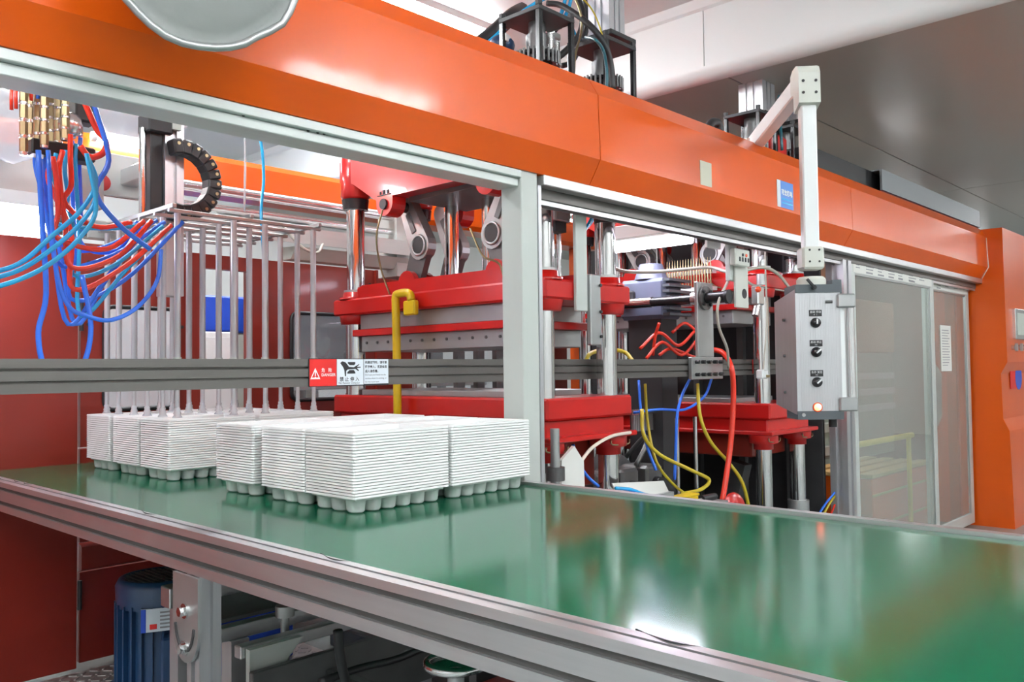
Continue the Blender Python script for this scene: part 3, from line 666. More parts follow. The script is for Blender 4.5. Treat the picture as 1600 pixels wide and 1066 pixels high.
# ------------------------------------------------------------------ press
def press(ox, label, main, zp0=2.06, zq1=1.52):
    t = thing('forming_press', label, 'press', (ox+0.4, 3.96, FLOOR))
    xl, xr, yn, yf, r = ox+0.10, ox+0.675, 3.11, 4.82, 0.062
    yc = (yn+yf)/2; zp1 = zp0+0.11
    xo, x1 = ox, ox+0.775
    for x in (xl, xr):
        for y in (yn, yf):
            tb = mk('tie_bar', MB().cyl((x, y, FLOOR+0.1), (x, y, 3.30), r, n=24), 'chrome', t)
            mk('boss', MB().lathe([(0.0, 2.86), (0.085, 2.86), (0.10, 2.88), (0.10, 3.15), (0.0, 3.15)], (x, y, 0), n=24), 'red', tb)
            mk('collar', MB().cyl((x, y, 2.79), (x, y, 2.86), 0.086, 0.094, n=24), 'black_gloss', tb)
            mk('foot_collar', MB().cyl((x, y, 0.45), (x, y, 0.60), 0.085, n=20), 'steel', tb)
    mk('sleeve', MB().cyl((xr, yn, 2.55), (xr, yn, 2.79), r+0.005, n=24), 'black_gloss', t)
    # top casting: two cheeks with clevis lobes joined by a bridge
    ya, yb_ = 3.466, 4.40
    def lobe(c, rr, z, a0, a1, n=8): return [(c+rr*math.cos(math.radians(a0+(a1-a0)*i/n)), z+rr*math.sin(math.radians(a0+(a1-a0)*i/n))) for i in range(n+1)]
    ck = [(yf+0.07, 3.12), (yn-0.07, 3.12), (yn-0.07, 2.98), (yn+0.08, 2.95), (ya-0.085, 2.80)] + lobe(ya, 0.085, 2.775, 190, 350) + [(ya+0.085, 2.81), (yb_-0.085, 2.81)] + lobe(yb_, 0.085, 2.775, 190, 350) + [(yb_+0.085, 2.80), (yf-0.08, 2.95), (yf+0.07, 2.98)]
    tc = mk('top_casting', MB().prism(ck, 0, xo+0.02, xo+0.13), 'red', t)
    mk('top_casting', MB().prism(ck, 0, x1-0.13, x1-0.02), 'red', t)
    mk('bridge', box(xo+0.13, x1-0.13, yn-0.05, yf+0.05, 2.90, 3.10, 0.01), 'red', t)
    mk('arch_lining', box(xo+0.13, x1-0.13, ya+0.12, yb_-0.12, 2.78, 2.90), 'steel_dark', t)
    for y in (ya, yb_):
        mk('pin', MB().cyl((xo+0.005, y, 2.765), (xo+0.20, y, 2.765), 0.035, n=14), 'black', tc)
        mk('marking', box(xo+0.016, xo+0.0195, y-0.07, y+0.07, 2.822, 2.828).box(xo+0.016, xo+0.0195, y-0.05, y-0.03, 2.832, 2.855).box(xo+0.016, xo+0.0195, y-0.01, y+0.012, 2.832, 2.858).box(xo+0.016, xo+0.0195, y+0.03, y+0.045, 2.832, 2.852), 'ink', tc)
    # toggle links
    for x in (xo+0.20, x1-0.27):
        for s, y in ((1, ya), (-1, yb_)):
            k0, k1, k2 = V((0, y, 2.765)), V((0, y+s*0.13, 2.50+(zp0-2.06)*0.5)), V((0, y+s*0.03, zp0+0.18))
            for nm, p, q, ra, rb, mt in (('upper_link', k0, k1, 0.065, 0.095, 'steel'), ('lower_link', k1, k2, 0.085, 0.075, 'steel_dark')):
                d = (q-p).normalized(); e = V((0, -d.z, d.y)); po = []
                for i in range(9): a = math.pi*i/8; po.append(p - d*(ra*math.sin(a)) + e*(ra*math.cos(a)))
                for i in range(9): a = math.pi*i/8; po.append(q + d*(rb*math.sin(a)) - e*(rb*math.cos(a)))
                dx = 0.0 if nm == 'upper_link' else 0.012
                lk = mk(nm, MB().prism([(v.y, v.z) for v in po], 0, x+dx, x+0.07-dx), mt, t)
                if nm == 'upper_link':
                    mk('pin', MB().cyl((x-0.008, q.y, q.z), (x+0.08, q.y, q.z), 0.055, n=18), 'black', lk)
                    mk('rim', MB().tube([(x-0.004, q.y+0.064*math.cos(a), q.z+0.064*math.sin(a)) for a in [2*math.pi*i/18 for i in range(18)]], 0.009, n=6, k=1, closed=True), 'steel', lk)
                    cc = p+(q-p)*0.42; mk('rib', MB().obox(V((x-0.004, 0, 0))+cc, (0.005, 0, 0), e*0.022, d*0.075, 0.004), 'steel_dark', lk)
    for y in (yc-0.10, yc+0.26):
        mk('centre_rod', MB().cyl((ox+0.45, y, zp1-0.01), (ox+0.45, y, 2.92), 0.05, n=20), 'chrome', t)
    mk('lubrication_pipe', MB().tube([(xo-0.01, yb_-0.02, 2.72), (xo-0.03, yb_+0.02, 2.55), (xo+0.02, yb_+0.04, 2.35), (xo+0.05, yb_-0.02, 2.16)], 0.006, n=6), 'brass', t)
    mk('lubrication_pipe', MB().tube([(xo-0.01, ya+0.1, 2.5), (xo-0.03, ya-0.02, 2.33), (xo+0.02, ya-0.1, 2.28), (xo+0.05, ya-0.12, 2.16)], 0.006, n=6), 'brass', t)
    # moving platen

    mk('moving_platen', box(xo, x1, yn-0.11, yf+0.13, zp0, zp1, 0.012), 'red', t)
    mk('platen_rib', MB().prism([(yn-0.05, zp1), (yf+0.06, zp1), (yf-0.12, zp1+0.09), (yn+0.14, zp1+0.09)], 0, xo+0.06, xo+0.12), 'red', t)
    mk('platen_rib', MB().prism([(yn-0.05, zp1), (yf+0.06, zp1), (yf-0.12, zp1+0.09), (yn+0.14, zp1+0.09)], 0, x1-0.12, x1-0.06), 'red', t)
    for y in (ya+0.06, yb_-0.06):
        mk('clevis', MB().prism([(y-0.13, zp1), (y+0.13, zp1)]+lobe(y, 0.085, zp1+0.08, 10, 170), 0, xo+0.15, xo+0.19), 'red', t)
        mk('clevis', MB().prism([(y-0.13, zp1), (y+0.13, zp1)]+lobe(y, 0.085, zp1+0.08, 10, 170), 0, xo+0.29, xo+0.33), 'red', t)
    for x in (xl, xr):
        for y in (yn, yf):
            mk('guide_bush', MB().lathe([(r+0.002, zp1+0.05), (r+0.022, zp1+0.05), (r+0.025, zp1+0.015), (r+0.05, zp1+0.015), (r+0.05, zp1)], (x, y, 0), n=20), 'red', t)
            mk('wiper_ring', MB().cyl((x, y, zp1+0.05), (x, y, zp1+0.065), r+0.02, n=20), 'steel', t)
            mk('guide_bush', MB().lathe([(r+0.05, zp0), (r+0.04, zp0-0.06), (r+0.002, zp0-0.06)], (x, y, 0), n=20), 'red', t)
    mk('upper_die_plate', box(xo+0.06, x1-0.06, yn+0.22, yf-0.10, zp0-0.10, zp0, 0.004), 'steel', t)
    mk('spacer_plate', box(xo+0.03, x1-0.03, yn+0.16, yf-0.05, zp0-0.145, zp0-0.10, 0.004), 'red', t)
    ud = mk('upper_mould', box(xo+0.07, x1-0.07, yn+0.22, yf-0.10, zp0-0.25, zp0-0.145, 0.004), 'steel', t)
    for i in range(12):
        y = yn+0.30+i*(yf-yn-0.46)/11; mk('mould_screw', MB().cyl((xo+0.07, y, zp0-0.19), (xo+0.064, y, zp0-0.19), 0.010, n=6), 'steel_dark', ud)
    # lower platen
    zq0 = zq1-0.12
    lm = mk('lower_mould', box(xo+0.07, x1-0.07, yn+0.22, yf-0.10, zq1, zq1+0.035, 0.003), 'steel', t)
    mk('lower_platen', box(xo, x1, yn-0.11, yf+0.13, zq0, zq1, 0.012), 'red', t)
    mk('platen_skirt', box(xo+0.03, x1-0.03, yn-0.07, yf+0.09, zq0-0.10, zq0, 0.008), 'red', t)
    mk('platen_flange', box(xo-0.01, x1+0.02, yn-0.13, yf+0.14, zq0-0.12, zq0-0.09, 0.006), 'red', t)
    for x in (xl, xr):
        for y in (yn, yf):
            mk('guide_bush', MB().lathe([(r+0.05, zq0-0.12), (r+0.05, zq0-0.18), (r+0.012, zq0-0.19), (r+0.012, zq0-0.23), (r+0.002, zq0-0.23)], (x, y, 0), n=20), 'red', t)
            mk('feed_pipe', MB().tube([(x-0.09, y-0.09, zq0-0.14), (x-0.09, y-0.10, zq0-0.165), (x+0.06, y-0.10, zq0-0.17), (x+0.09, y-0.09, zq0-0.145)], 0.005, n=6, k=3), 'brass', t)
    mk('lower_block', box(xo+0.10, x1-0.10, yn+0.10, yf-0.10, 0.98, zq0-0.10, 0.01), 'orange_inner', t)
    for s, y in ((1, ya), (-1, yb_)):
        mk('lower_link', MB().bar((ox+0.4, y, 0.9), (ox+0.4, y+s*0.12, 0.45), 0.12, 0.14), 'steel_dark', t)
    mk('base_plate', box(xo-0.05, x1+0.05, yn-0.12, yf+0.12, FLOOR, FLOOR+0.14, 0.01), 'steel_dark', t)
    mk('base_block', box(xo+0.12, x1-0.12, yn+0.16, yf-0.15, FLOOR+0.14, 0.5, 0.01), 'dark', t)
    return t
press(3.45, 'red toggle press with chrome tie bars behind the pale column', True)
press(5.98, 'second red press with chrome tie bars, behind the control pendant', False, 2.27, 1.40)
yb = thing('locking_bar', 'yellow bent safety bar hanging beside the press platen', 'bar', (3.38, 4.15, 1.35))
mk('strip', MB().tube([(3.39, 4.04, 2.11), (3.39, 4.05, 2.145), (3.39, 4.08, 2.16), (3.39, 4.16, 2.16), (3.39, 4.19, 2.145), (3.39, 4.19, 2.05), (3.39, 4.185, 1.8), (3.39, 4.18, 1.30)], 0.026, n=8, k=3), 'yellow', yb)
mk('clip', box(3.37, 3.41, 3.99, 4.10, 2.02, 2.11, 0.008), 'yellow', yb)

# units on the press front
gu = thing('guide_cylinder_unit', 'grey square cylinder with twin chrome rods in front of the first press', 'cylinder', (3.87, 3.30, 2.17))
mk('housing', box(3.80, 3.94, 3.22, 3.35, 2.55, 2.88, 0.006), 'steel', gu); mk('base_flange', box(3.82, 3.92, 3.24, 3.33, 2.49, 2.55), 'black', gu)
for k in (-0.03, 0.03): mk('rod', MB().cyl((3.87+k, 3.285, 2.18), (3.87+k, 3.285, 2.5), 0.014, n=12), 'chrome', gu)
vp = thing('vertical_guide_plate', 'tall grey steel plate hanging beside the chrome front tie bar', 'plate', (3.73, 3.05, 2.0))
mk('plate', box(3.67, 3.79, 2.985, 3.015, 2.56, 2.90, 0.004), 'steel', vp); mk('plate', box(3.68, 3.78, 2.975, 2.998, 2.0, 2.56, 0.004), 'grey_paint', vp)
gb = thing('guide_block', 'light grey machined block with bolts on the press front', 'block', (3.88, 3.0, 1.83))
mk('body', box(3.785, 3.88, 2.958, 2.992, 1.81, 2.21, 0.006), 'steel', gb)
for z in (1.86, 2.0, 2.15): mk('bolt', MB().cyl((3.87, 2.957, z), (3.87, 2.949, z), 0.010, n=6, smooth=False), 'black', gb)
dv = thing('inner_divider', 'dark upright divider behind the second press', 'panel', (7.0, 4.0, FLOOR))
mk('sheet', box(7.04, 7.08, 3.06, 5.5, FLOOR, 2.9, 0.004), 'dark', dv)
for i in range(5): mk('stiffener', box(6.98, 7.04, 3.3+0.45*i, 3.36+0.45*i, FLOOR, 2.9), 'steel_dark', dv)

# ------------------------------------------------------------------ adjusting towers on the press tie bars
def tower(x, y, label):
    t = thing('adjuster_tower', label, 'adjuster', (x, y, 3.30))
    mk('plate', box(x-0.15, x+0.15, y-0.15, y+0.15, 3.60, 3.625, 0.003), 'black', t)
    for a in (-1, 1):
        for b in (-1, 1):
            po = mk('post', box(x+a*0.135-0.014, x+a*0.135+0.014, y+b*0.135-0.014, y+b*0.135+0.014, 3.30, 3.60, 0.002), 'black_gloss', t)
            mk('nut', MB().cyl((x+a*0.135, y+b*0.135, 3.625), (x+a*0.135, y+b*0.135, 3.65), 0.02, n=6, smooth=False), 'black', po)
    sp = MB(); n = 28
    po = []
    for i in range(n*2):
        rr = 0.118 if i % 2 else 0.105; po.append((x+rr*math.cos(math.pi*i/n), y+rr*math.sin(math.pi*i/n)))
    for z in (3.36, 3.405): sp.prism(po, 2, z, z+0.018)
    sp.cyl((x, y, 3.33), (x, y, 3.43), 0.085, n=20); mk('sprocket', sp, 'black_gloss', t)
    ch = MB()
    for i in range(n):
        a = 2*math.pi*(i+0.5)/n; ch.cyl((x+0.124*math.cos(a), y+0.124*math.sin(a), 3.355), (x+0.124*math.cos(a), y+0.124*math.sin(a), 3.428), 0.007, n=6)
    mk('roller_chain', ch, 'steel_dark', t)
    mk('screw', MB().cyl((x, y, 3.42), (x, y, 3.53), 0.062, n=18).cyl((x, y, 3.53), (x, y, 3.60), 0.048, n=18), 'steel_dark', t)
    return t
tower(3.53, 3.11, 'black plate tower with sprocket above the beam, nearest the ceiling lamp')
tower(4.12, 3.11, 'black plate tower with sprocket beside the slotted ceiling column')
tower(6.08, 3.16, 'small black plate tower behind the white swivel arm')
tower(6.66, 3.16, 'black plate tower partly hidden behind the pendant tube')
def ceil_col(px, py, z, w, ztop, label):
    p = P(px, py, Z=z); t = thing('ceiling_column', label, 'column', (p.x, p.y, 3.3))
    g = w*0.5; po = []
    for (a, b) in ((1, 1), (-1, 1), (-1, -1), (1, -1)):
        pass
    x0, x1, y0, y1 = p.x-g, p.x+g, p.y-g, p.y+g; d = 0.012
    po = [(x0, y0), (x0+w*.3, y0), (x0+w*.3, y0+d), (x0+w*.4, y0+d), (x0+w*.4, y0), (x0+w*.6, y0), (x0+w*.6, y0+d), (x0+w*.7, y0+d), (x0+w*.7, y0), (x1, y0), (x1, y1), (x0, y1),
          (x0, y0+w*.7), (x0+d, y0+w*.7), (x0+d, y0+w*.6), (x0, y0+w*.6), (x0, y0+w*.4), (x0+d, y0+w*.4), (x0+d, y0+w*.3), (x0, y0+w*.3)]
    mk('profile', MB().prism(po, 2, z, ztop), 'alu_z', t)
    mk('foot_plate', box(x0-0.05, x1+0.05, y0-0.05, y1+0.05, z-0.03, z, 0.003), 'black', t)
ceil_col(948, 62, 3.72, 0.16, ZH, 'slotted aluminium column rising above the beam to the ceiling')
ceil_col(1183, 184, 3.80, 0.22, ZL, 'short slotted aluminium column below the dark ceiling, behind the swivel arm')
ceil_col(1236, 196, 3.80, 0.20, ZL, 'slotted aluminium column half hidden by the upright pendant tube')
# small valve and cables at the towers
vv = thing('pneumatic_valve', 'small silver pneumatic valve between the black plate towers', 'valve', (3.85, 3.15, 3.4))
p = P(855, 62, Y=3.2)
mk('body', MB().cyl(p-V((0, 0, 0.12)), p+V((0, 0, 0.02)), 0.045, n=16), 'silver', vv); mk('dial', MB().cyl(p+V((-0.04, -0.02, 0.05)), p+V((-0.05, -0.06, 0.05)), 0.045, n=18), 'silver', vv)
mk('head', MB().obox(p+V((0.04, 0, 0.03)), (0.05, 0, 0), (0, 0.03, 0), (0, 0, 0.02), 0.006), 'steel', vv)
mk('outlet', MB().cyl(p+V((0.07, 0, 0.0)), p+V((0.07, 0, -0.10)), 0.028, n=14), 'silver', vv); mk('elbow', MB().tube([p+V((0.05, 0, 0.05)), p+V((0.06, -0.02, 0.08)), p+V((0.09, -0.03, 0.10))], 0.018, n=8, k=3), 'black', vv)
fm = thing('filter_bowl', 'dark blue filter bowl peeping over the orange beam', 'filter', P(784, 72, Y=3.3))
p = P(784, 72, Y=3.3); mk('bowl', MB().sphere(p, 0.075, sz=0.8), 'motor_blue', fm); mk('tag', MB().obox(p+V((-0.02, -0.068, 0.02)), (0.03, 0.01, 0), (0, 0.004, 0), (0, 0, 0.02)), 'ink_white', fm)
def hose(name, pts, r, mat, label, cat='hose', group=None, n=8, k=6):
    pts = [P(a, b, Y=y) for a, b, y in pts]; mb = MB().tube(pts, r, n=n, k=k)
    return mk(name, mb, mat, label=label, cat=cat, group=group)
hose('black_conduit', [(745, 72, 3.5), (775, 48, 3.45), (800, 25, 3.4), (815, 15, 3.6)], 0.045, 'black', 'thick black conduit sloping up beneath the first black plate', 'conduit')
for i, dx in enumerate((0, 5)):
    hose('air_hose', [(762+dx, 66, 3.42), (785+dx, 45, 3.40), (812+dx, 20, 3.4), (860+dx, -10, 3.4)], 0.008, 'hose_cyan', 'bright blue air hose sloping past the first black plate', group='blue hoses at the first tower')
hose('black_cable', [(858, 95, 3.2), (878, 85, 3.18), (905, 55, 3.1), (910, 20, 3.1), (900, -8, 3.2)], 0.02, 'black', 'thick black cable looping between the two black plate towers', 'cable')
hose('black_cable', [(855, 5, 3.3), (880, 10, 3.2), (920, 38, 3.0), (945, 70, 2.93), (955, 105, 2.93), (958, 140, 2.93)], 0.018, 'black', 'black cable arching over the second black plate down to the beam', 'cable')
hose('black_cable', [(878, 103, 3.34), (895, 95, 3.32), (912, 60, 3.3), (918, 30, 3.3), (912, -8, 3.35)], 0.017, 'black', 'black cable rising from the beam between the towers', 'cable')
hose('teal_hose', [(915, 58, 3.15), (930, 62, 2.94), (943, 80, 2.92), (948, 110, 2.90), (948, 138, 2.90)], 0.009, 'hose_teal', 'teal hose bending down in front of the second tower')
for i, (a, b) in enumerate(((868, 40), (878, 36))):
    hose('air_hose', [(a, b, 3.25), (a+10, b-22, 3.25), (a+16, b-45, 3.3)], 0.012, 'hose_cyan', 'light blue air hose fitted to the small valve', group='blue hoses at the valve')
hose('air_hose', [(893, 30, 3.2), (896, 45, 3.2), (904, 62, 3.25), (912, 60, 3.3)], 0.006, 'hose_cyan', 'thin cyan hose hooked between the towers')
hose('brass_pipe', [(897, 112, 2.98), (899, 85, 3.0), (908, 50, 3.05), (907, 20, 3.05), (896, -8, 3.1)], 0.007, 'brass', 'thin brass pipe rising beside the black cables', 'pipe')
hose('yellow_cable', [(905, -8, 3.1), (925, 15, 3.1), (938, 45, 3.05), (945, 75, 3.0)], 0.005, 'hose_yellow', 'thin yellow cable falling onto the second black plate', 'cable')
hose('cable_loop', [(1104, 215, 2.93), (1109, 196, 2.93), (1116, 191, 2.93), (1123, 196, 2.93), (1126, 222, 2.93)], 0.03, 'black', 'black cable hump just above the orange beam', 'cable')
hose('teal_hose', [(1217, 150, 3.1), (1218, 180, 3.05), (1220, 205, 3.0), (1222, 235, 2.99)], 0.012, 'hose_teal', 'teal hose hanging beside the white swivel arm')
rh = thing('red_press_head', 'red casting showing behind the white swivel arm', 'casting', (6.4, 3.2, 3.2)); mk('casting', MB().box(6.25, 6.49, 3.05, 3.6, 3.105, 3.52, 0.03), 'red', rh)

# ------------------------------------------------------------------ swivel arm and control pendant
pn = thing('control_pendant', 'grey control box with rotary switches hanging from a white swivel arm', 'control box', (4.56, 2.01, 1.25))
D = 4.72
def at(px, py, d=D): return V((0, 0, CZ)) + (_f + _r*((px-800)/FPX) - _u*((py-533)/FPX))*d
ctr = at(1264, 300); cxp, cyp = ctr.x, ctr.y
ang = math.radians(222); nv = V((math.cos(ang), math.sin(ang), 0)); rv = V((-nv.y, nv.x, 0)); up = V((0, 0, 1))
def loc(a, b, z): return V((cxp, cyp, 0)) + rv*a + nv*b + up*z
def zpx(py, px=1264): return at(px, py).z
zt_, zc_ = zpx(122), zpx(395)
mk('upright_tube', MB().obox(loc(0, 0, (zc_-0.05+zt_)/2), rv*0.042, nv*0.034, up*((zt_-zc_+0.05)/2), 0.008), 'white_paint', pn)
# elbow casting
ad = V((0.775, 0.632, 0)); sd = V((0.632, -0.775, 0)); zarm = zt_+0.015
ez = zpx(158)
eb = MB(); w = 0.058
prof = [(-0.062, ez-0.02), (-0.062, zt_+0.02), (-0.045, zt_+0.055), (-0.01, zt_+0.072), (0.07, zt_+0.072), (0.115, zt_+0.05), (0.115, zt_-0.055), (0.06, zt_-0.075), (0.052, ez-0.05)]
c0 = V((cxp, cyp, 0)); k = len(prof)
L0 = [c0+ad*a+up*z-sd*w for a, z in prof]; L1 = [c0+ad*a+up*z+sd*w for a, z in prof]
L0b = [c0+ad*(a*0.9)+up*(z if i not in (2, 3, 4) else z-0.012)-sd*(w+0.008) for i, (a, z) in enumerate(prof)]
eb.add(L0+L1, [(i, (i+1) % k, k+(i+1) % k, k+i) for i in range(k)]); eb.add(L0, [tuple(range(k-1, -1, -1))]); eb.add(L1, [tuple(range(k))])
el = mk('elbow_casting', eb, 'cream', pn)
for z in (ez+0.035, ez+0.10):
    for s in (-1, 1): q = c0-ad*0.062+sd*s*0.034+up*z; mk('screw', MB().cyl(q, q-ad*0.003, 0.008, n=10), 'black', el)
a0 = c0+ad*0.10+up*zt_; a1 = c0+ad*1.42+up*zt_
mk('swivel_arm', MB().bar(a0, a1, 0.085, 0.105, ch=0.008), 'white_paint', pn)
e1 = a1
mb = MB(); prof2 = [(-0.10, zt_-0.06), (-0.10, zt_+0.03), (0.0, zt_+0.06), (0.07, zt_+0.05), (0.13, zt_-0.02), (0.14, zt_-0.10), (0.14, 3.2), (-0.06, 3.2), (-0.06, zt_-0.08)]
k = len(prof2); L0 = [V((e1.x, e1.y, 0))+ad*a+up*z-sd*0.06 for a, z in prof2]; L1 = [V((e1.x, e1.y, 0))+ad*a+up*z+sd*0.06 for a, z in prof2]
mb.add(L0+L1, [(i, (i+1) % k, k+(i+1) % k, k+i) for i in range(k)]); mb.add(L0, [tuple(range(k-1, -1, -1))]); mb.add(L1, [tuple(range(k))])
sk = mk('arm_socket', mb, 'cream', pn)
for s in (-1, 1): q = V((e1.x, e1.y, 0))-ad*0.061+sd*s*0.03+up*(zt_-0.16); mk('screw', MB().cyl(q, q-ad*0.003, 0.008, n=10), 'black', sk)
# coupling above the box
zb1, zb0 = zpx(458), zpx(650)
cp = mk('coupling', MB().obox(loc(0, 0, zpx(405)), rv*0.060, nv*0.055, up*0.062, 0.012), 'cream', pn)
mk('swivel_joint', MB().cyl(loc(0, 0, zb1), loc(0, 0, zb1+0.07), 0.078, n=24).cyl(loc(0, 0, zb1+0.07), loc(0, 0, zb1+0.085), 0.078, 0.065, n=24), 'cream', pn)
for a in (-0.022, 0.03):
    for z in (zpx(393), zpx(411)): mk('screw', MB().cyl(loc(a, 0.055, z), loc(a, 0.058, z), 0.006, n=8), 'black', cp)
lv = mk('clamp_lever', MB().cyl(loc(-0.015, 0.075, zb1+0.02), loc(-0.015, 0.105, zb1+0.02), 0.012, n=10).bar(loc(-0.015, 0.10, zb1+0.02), loc(-0.055, 0.105, zb1+0.065), 0.012, 0.012), 'black', pn)
# enclosure: ribbed front, chamfered left side, caps
fx0, fx1, dpt = -0.112, 0.128, 0.20
zf0, zf1 = zpx(641), zpx(460)
def hprism(pts, z0, z1):
    mb = MB(); k = len(pts); A = [loc(a, b, z0) for a, b in pts]; C_ = [loc(a, b, z1) for a, b in pts]
    ar = sum(pts[i][0]*pts[(i+1) % k][1]-pts[(i+1) % k][0]*pts[i][1] for i in range(k))
    fs = [(i, (i+1) % k, k+(i+1) % k, k+i) for i in range(k)]; c_0, c_1 = tuple(range(k-1, -1, -1)), tuple(range(k))
    if ar > 0: fs = [f[::-1] for f in fs]; c_0, c_1 = c_0[::-1], c_1[::-1]
    return mb.add(A+C_, fs).add(A, [c_0]).add(C_, [c_1])
rb = [(fx0, 0.075)]
nr = 16
for i in range(nr):
    x = fx0+0.01+(fx1-fx0-0.02)*i/nr; st_ = (fx1-fx0-0.02)/nr
    rb += [(x, 0.075), (x+st_*0.7, 0.075), (x+st_*0.7, 0.0735), (x+st_, 0.0735)]
rb += [(fx1, 0.075), (fx1, -0.13), (fx0, -0.13)]
mk('front_panel', hprism(rb, zf0, zf1), 'alu_z', pn)
sp_ = MB(); q = [loc(fx0, 0.075, zf0), loc(fx0, 0.075, zf1), loc(fx0-0.012, -0.10, zf1+0.01), loc(fx0-0.012, -0.10, zf0-0.01)]
sd_ = MB(); A = [loc(fx0, 0.07, zf0-0.02), loc(fx0, 0.07, zf1+0.02), loc(fx0-0.055, -0.13, zf1-0.035), loc(fx0-0.055, -0.13, zf0+0.03)]
C2 = [loc(fx0+0.02, 0.07, zf0-0.02), loc(fx0+0.02, 0.07, zf1+0.02), loc(fx0, -0.13, zf1-0.035), loc(fx0, -0.13, zf0+0.03)]
sd_.add(A+C2, [(0, 1, 2, 3), (7, 6, 5, 4), (0, 4, 5, 1), (1, 5, 6, 2), (2, 6, 7, 3), (3, 7, 4, 0)])
sdp = mk('side_cover', sd_, 'alu_z', pn)
for z in (zf0+0.10, zf0+0.30, zf1-0.14): mk('screw', MB().cyl(loc(fx0-0.03, -0.03, z), loc(fx0-0.04, -0.03, z), 0.008, n=8), 'steel_dark', sdp)
mk('top_cap', hprism([(fx0, 0.08), (fx1-0.015, 0.08), (fx1-0.015, -0.12), (fx0, -0.12)], zf1, zf1+0.045), 'slate', pn)
bc = mk('bottom_cap', hprism([(fx0, 0.08), (fx1+0.005, 0.08), (fx1+0.005, -0.12), (fx0, -0.12)], zf0-0.045, zf0), 'slate', pn)
mk('screw', MB().cyl(loc(fx0+0.03, 0.08, zf0-0.02), loc(fx0+0.03, 0.085, zf0-0.02), 0.01, n=10), 'steel', bc)
mk('side_strip', hprism([(fx1, 0.07), (fx1+0.028, 0.06), (fx1+0.028, -0.05), (fx1, -0.05)], zf0+0.03, zf1-0.03), 'white_paint', pn)
mk('hinge_block', hprism([(fx1-0.02, 0.02), (fx1+0.03, 0.02), (fx1+0.03, -0.06), (fx1-0.02, -0.06)], zf1+0.0, zf1+0.075), 'slate', pn)
hd = mk('handle_bar', MB().cyl(loc(fx1+0.058, 0.06, zf0+0.05), loc(fx1+0.058, 0.06, zf1-0.02), 0.020, n=16), 'silver', pn)
for z in (zf0+0.035, zf1-0.045):
    mk('handle_bracket', MB().obox(loc(fx1+0.030, 0.065, z), rv*0.050, nv*0.028, up*0.038, 0.008), 'steel', pn)
zsw = [zpx(y) for y in (506, 551, 597)]
for i, z in enumerate(zsw):
    zl = z+0.052 if i == 0 else z+0.048
    lb = mk('switch_label', MB().obox(loc(-0.006, 0.0765, zl), rv*0.034, nv*0.0015, up*0.017), 'black', pn, label='small black switch label')
    text('lettering', ('自动 手动', '启动 停止', '急停 复位')[i], 0.014, loc(-0.006, 0.0785, zl+0.001), rv, up, 'ink_white', lb, align='CENTER')
    text('lettering', ('0   1', 'I/O', 'I/O')[i], 0.010, loc(-0.006, 0.0785, zl-0.012), rv, up, 'ink_white', lb, align='CENTER')
    kb = mk('rotary_switch', MB().lathe([(0.027, 0), (0.027, 0.008), (0.023, 0.012), (0.022, 0.026), (0.0, 0.026)], loc(-0.006, 0.075, z), axis=nv, n=22), 'black_gloss', pn)
    a = (math.radians(90), math.radians(40), math.radians(40))[i]; d = rv*math.cos(a)+up*math.sin(a)
    mk('pointer', MB().obox(loc(-0.006, 0.103, z)+d*0.006, d*0.014, nv*0.004, nv.cross(d)*0.0035), 'ink_white', kb)
z = zpx(635)
rg = mk('lamp_bezel', MB().lathe([(0.026, 0), (0.026, 0.006), (0.021, 0.008), (0.021, 0.0)], loc(-0.006, 0.075, z), axis=nv, n=20), 'orange_flat', pn)
mk('pilot_lamp', MB().lathe([(0.020, 0.0), (0.020, 0.010), (0.014, 0.018), (0.0, 0.020)], loc(-0.006, 0.075, z), axis=nv, n=18), 'pilot_red', rg)
mk('screw', MB().cyl(loc(0.05, 0.075, zf1-0.05), loc(0.085, 0.079, zf1-0.05), 0.008, n=10), 'steel_dark', pn)
mk('cable_gland', MB().cyl(loc(0.10, 0, zf0-0.09), loc(0.10, 0, zf0-0.045), 0.022, n=12), 'black', pn)

# ------------------------------------------------------------------ round grey fabric cover tied in front of the beam
ctr = P(312, -84, Y=2.45)
dsc = MB(); N = 40; nrm = V((-0.25, -1, -0.12)).normalized(); dx, dy = frame(nrm)
random.seed(11); wob = [random.uniform(-1, 1) for _ in range(N)]
def dring(r, dep, wb=0.0): return [ctr + (dx*math.cos(2*math.pi*i/N)+dy*math.sin(2*math.pi*i/N))*(r*(1+wb*0.5*(wob[i]+wob[(i+1) % N]))) + nrm*(dep+0.012*wb*10*wob[i-2]*0.3) for i in range(N)]
wob = [w_*2.2 for w_ in wob]
rings = [dring(0.07, 0.055), dring(0.16, 0.05, 0.01), dring(0.255, 0.035, 0.015), dring(0.285, 0.02, 0.02), dring(0.30, 0.03, 0.02), dring(0.305, 0.0, 0.02), dring(0.29, -0.03, 0.02), dring(0.15, -0.05), dring(0.03, -0.05)]
vs = sum(rings, []); fs = [(k*N+i, k*N+(i+1) % N, (k+1)*N+(i+1) % N, (k+1)*N+i) for k in range(len(rings)-1) for i in range(N)] + [tuple(range(N-1, -1, -1)), tuple((len(rings)-1)*N+i for i in range(N))]
rc = thing('round_cover', 'round grey fabric cover with stitched rim hanging at the upper left of the beam', 'cover', ctr)
mk('fabric', dsc.add(vs, fs, True), 'cover_fabric', rc)
mk('rim_piping', MB().tube(dring(0.302, 0.022, 0.02), 0.012, n=8, k=1, closed=True), 'steel', rc)
mk('centre_patch', MB().add(dring(0.09, 0.0565)+dring(0.085, 0.060), [(i, (i+1) % N, N+(i+1) % N, N+i) for i in range(N)]+[tuple(range(N, 2*N))]), 'grey_paint', rc)
mk('strap', MB().bar(ctr+V((0, 0.05, 0.2)), V((ctr.x, 2.725, 3.05)), 0.05, 0.008), 'cover_fabric', rc)

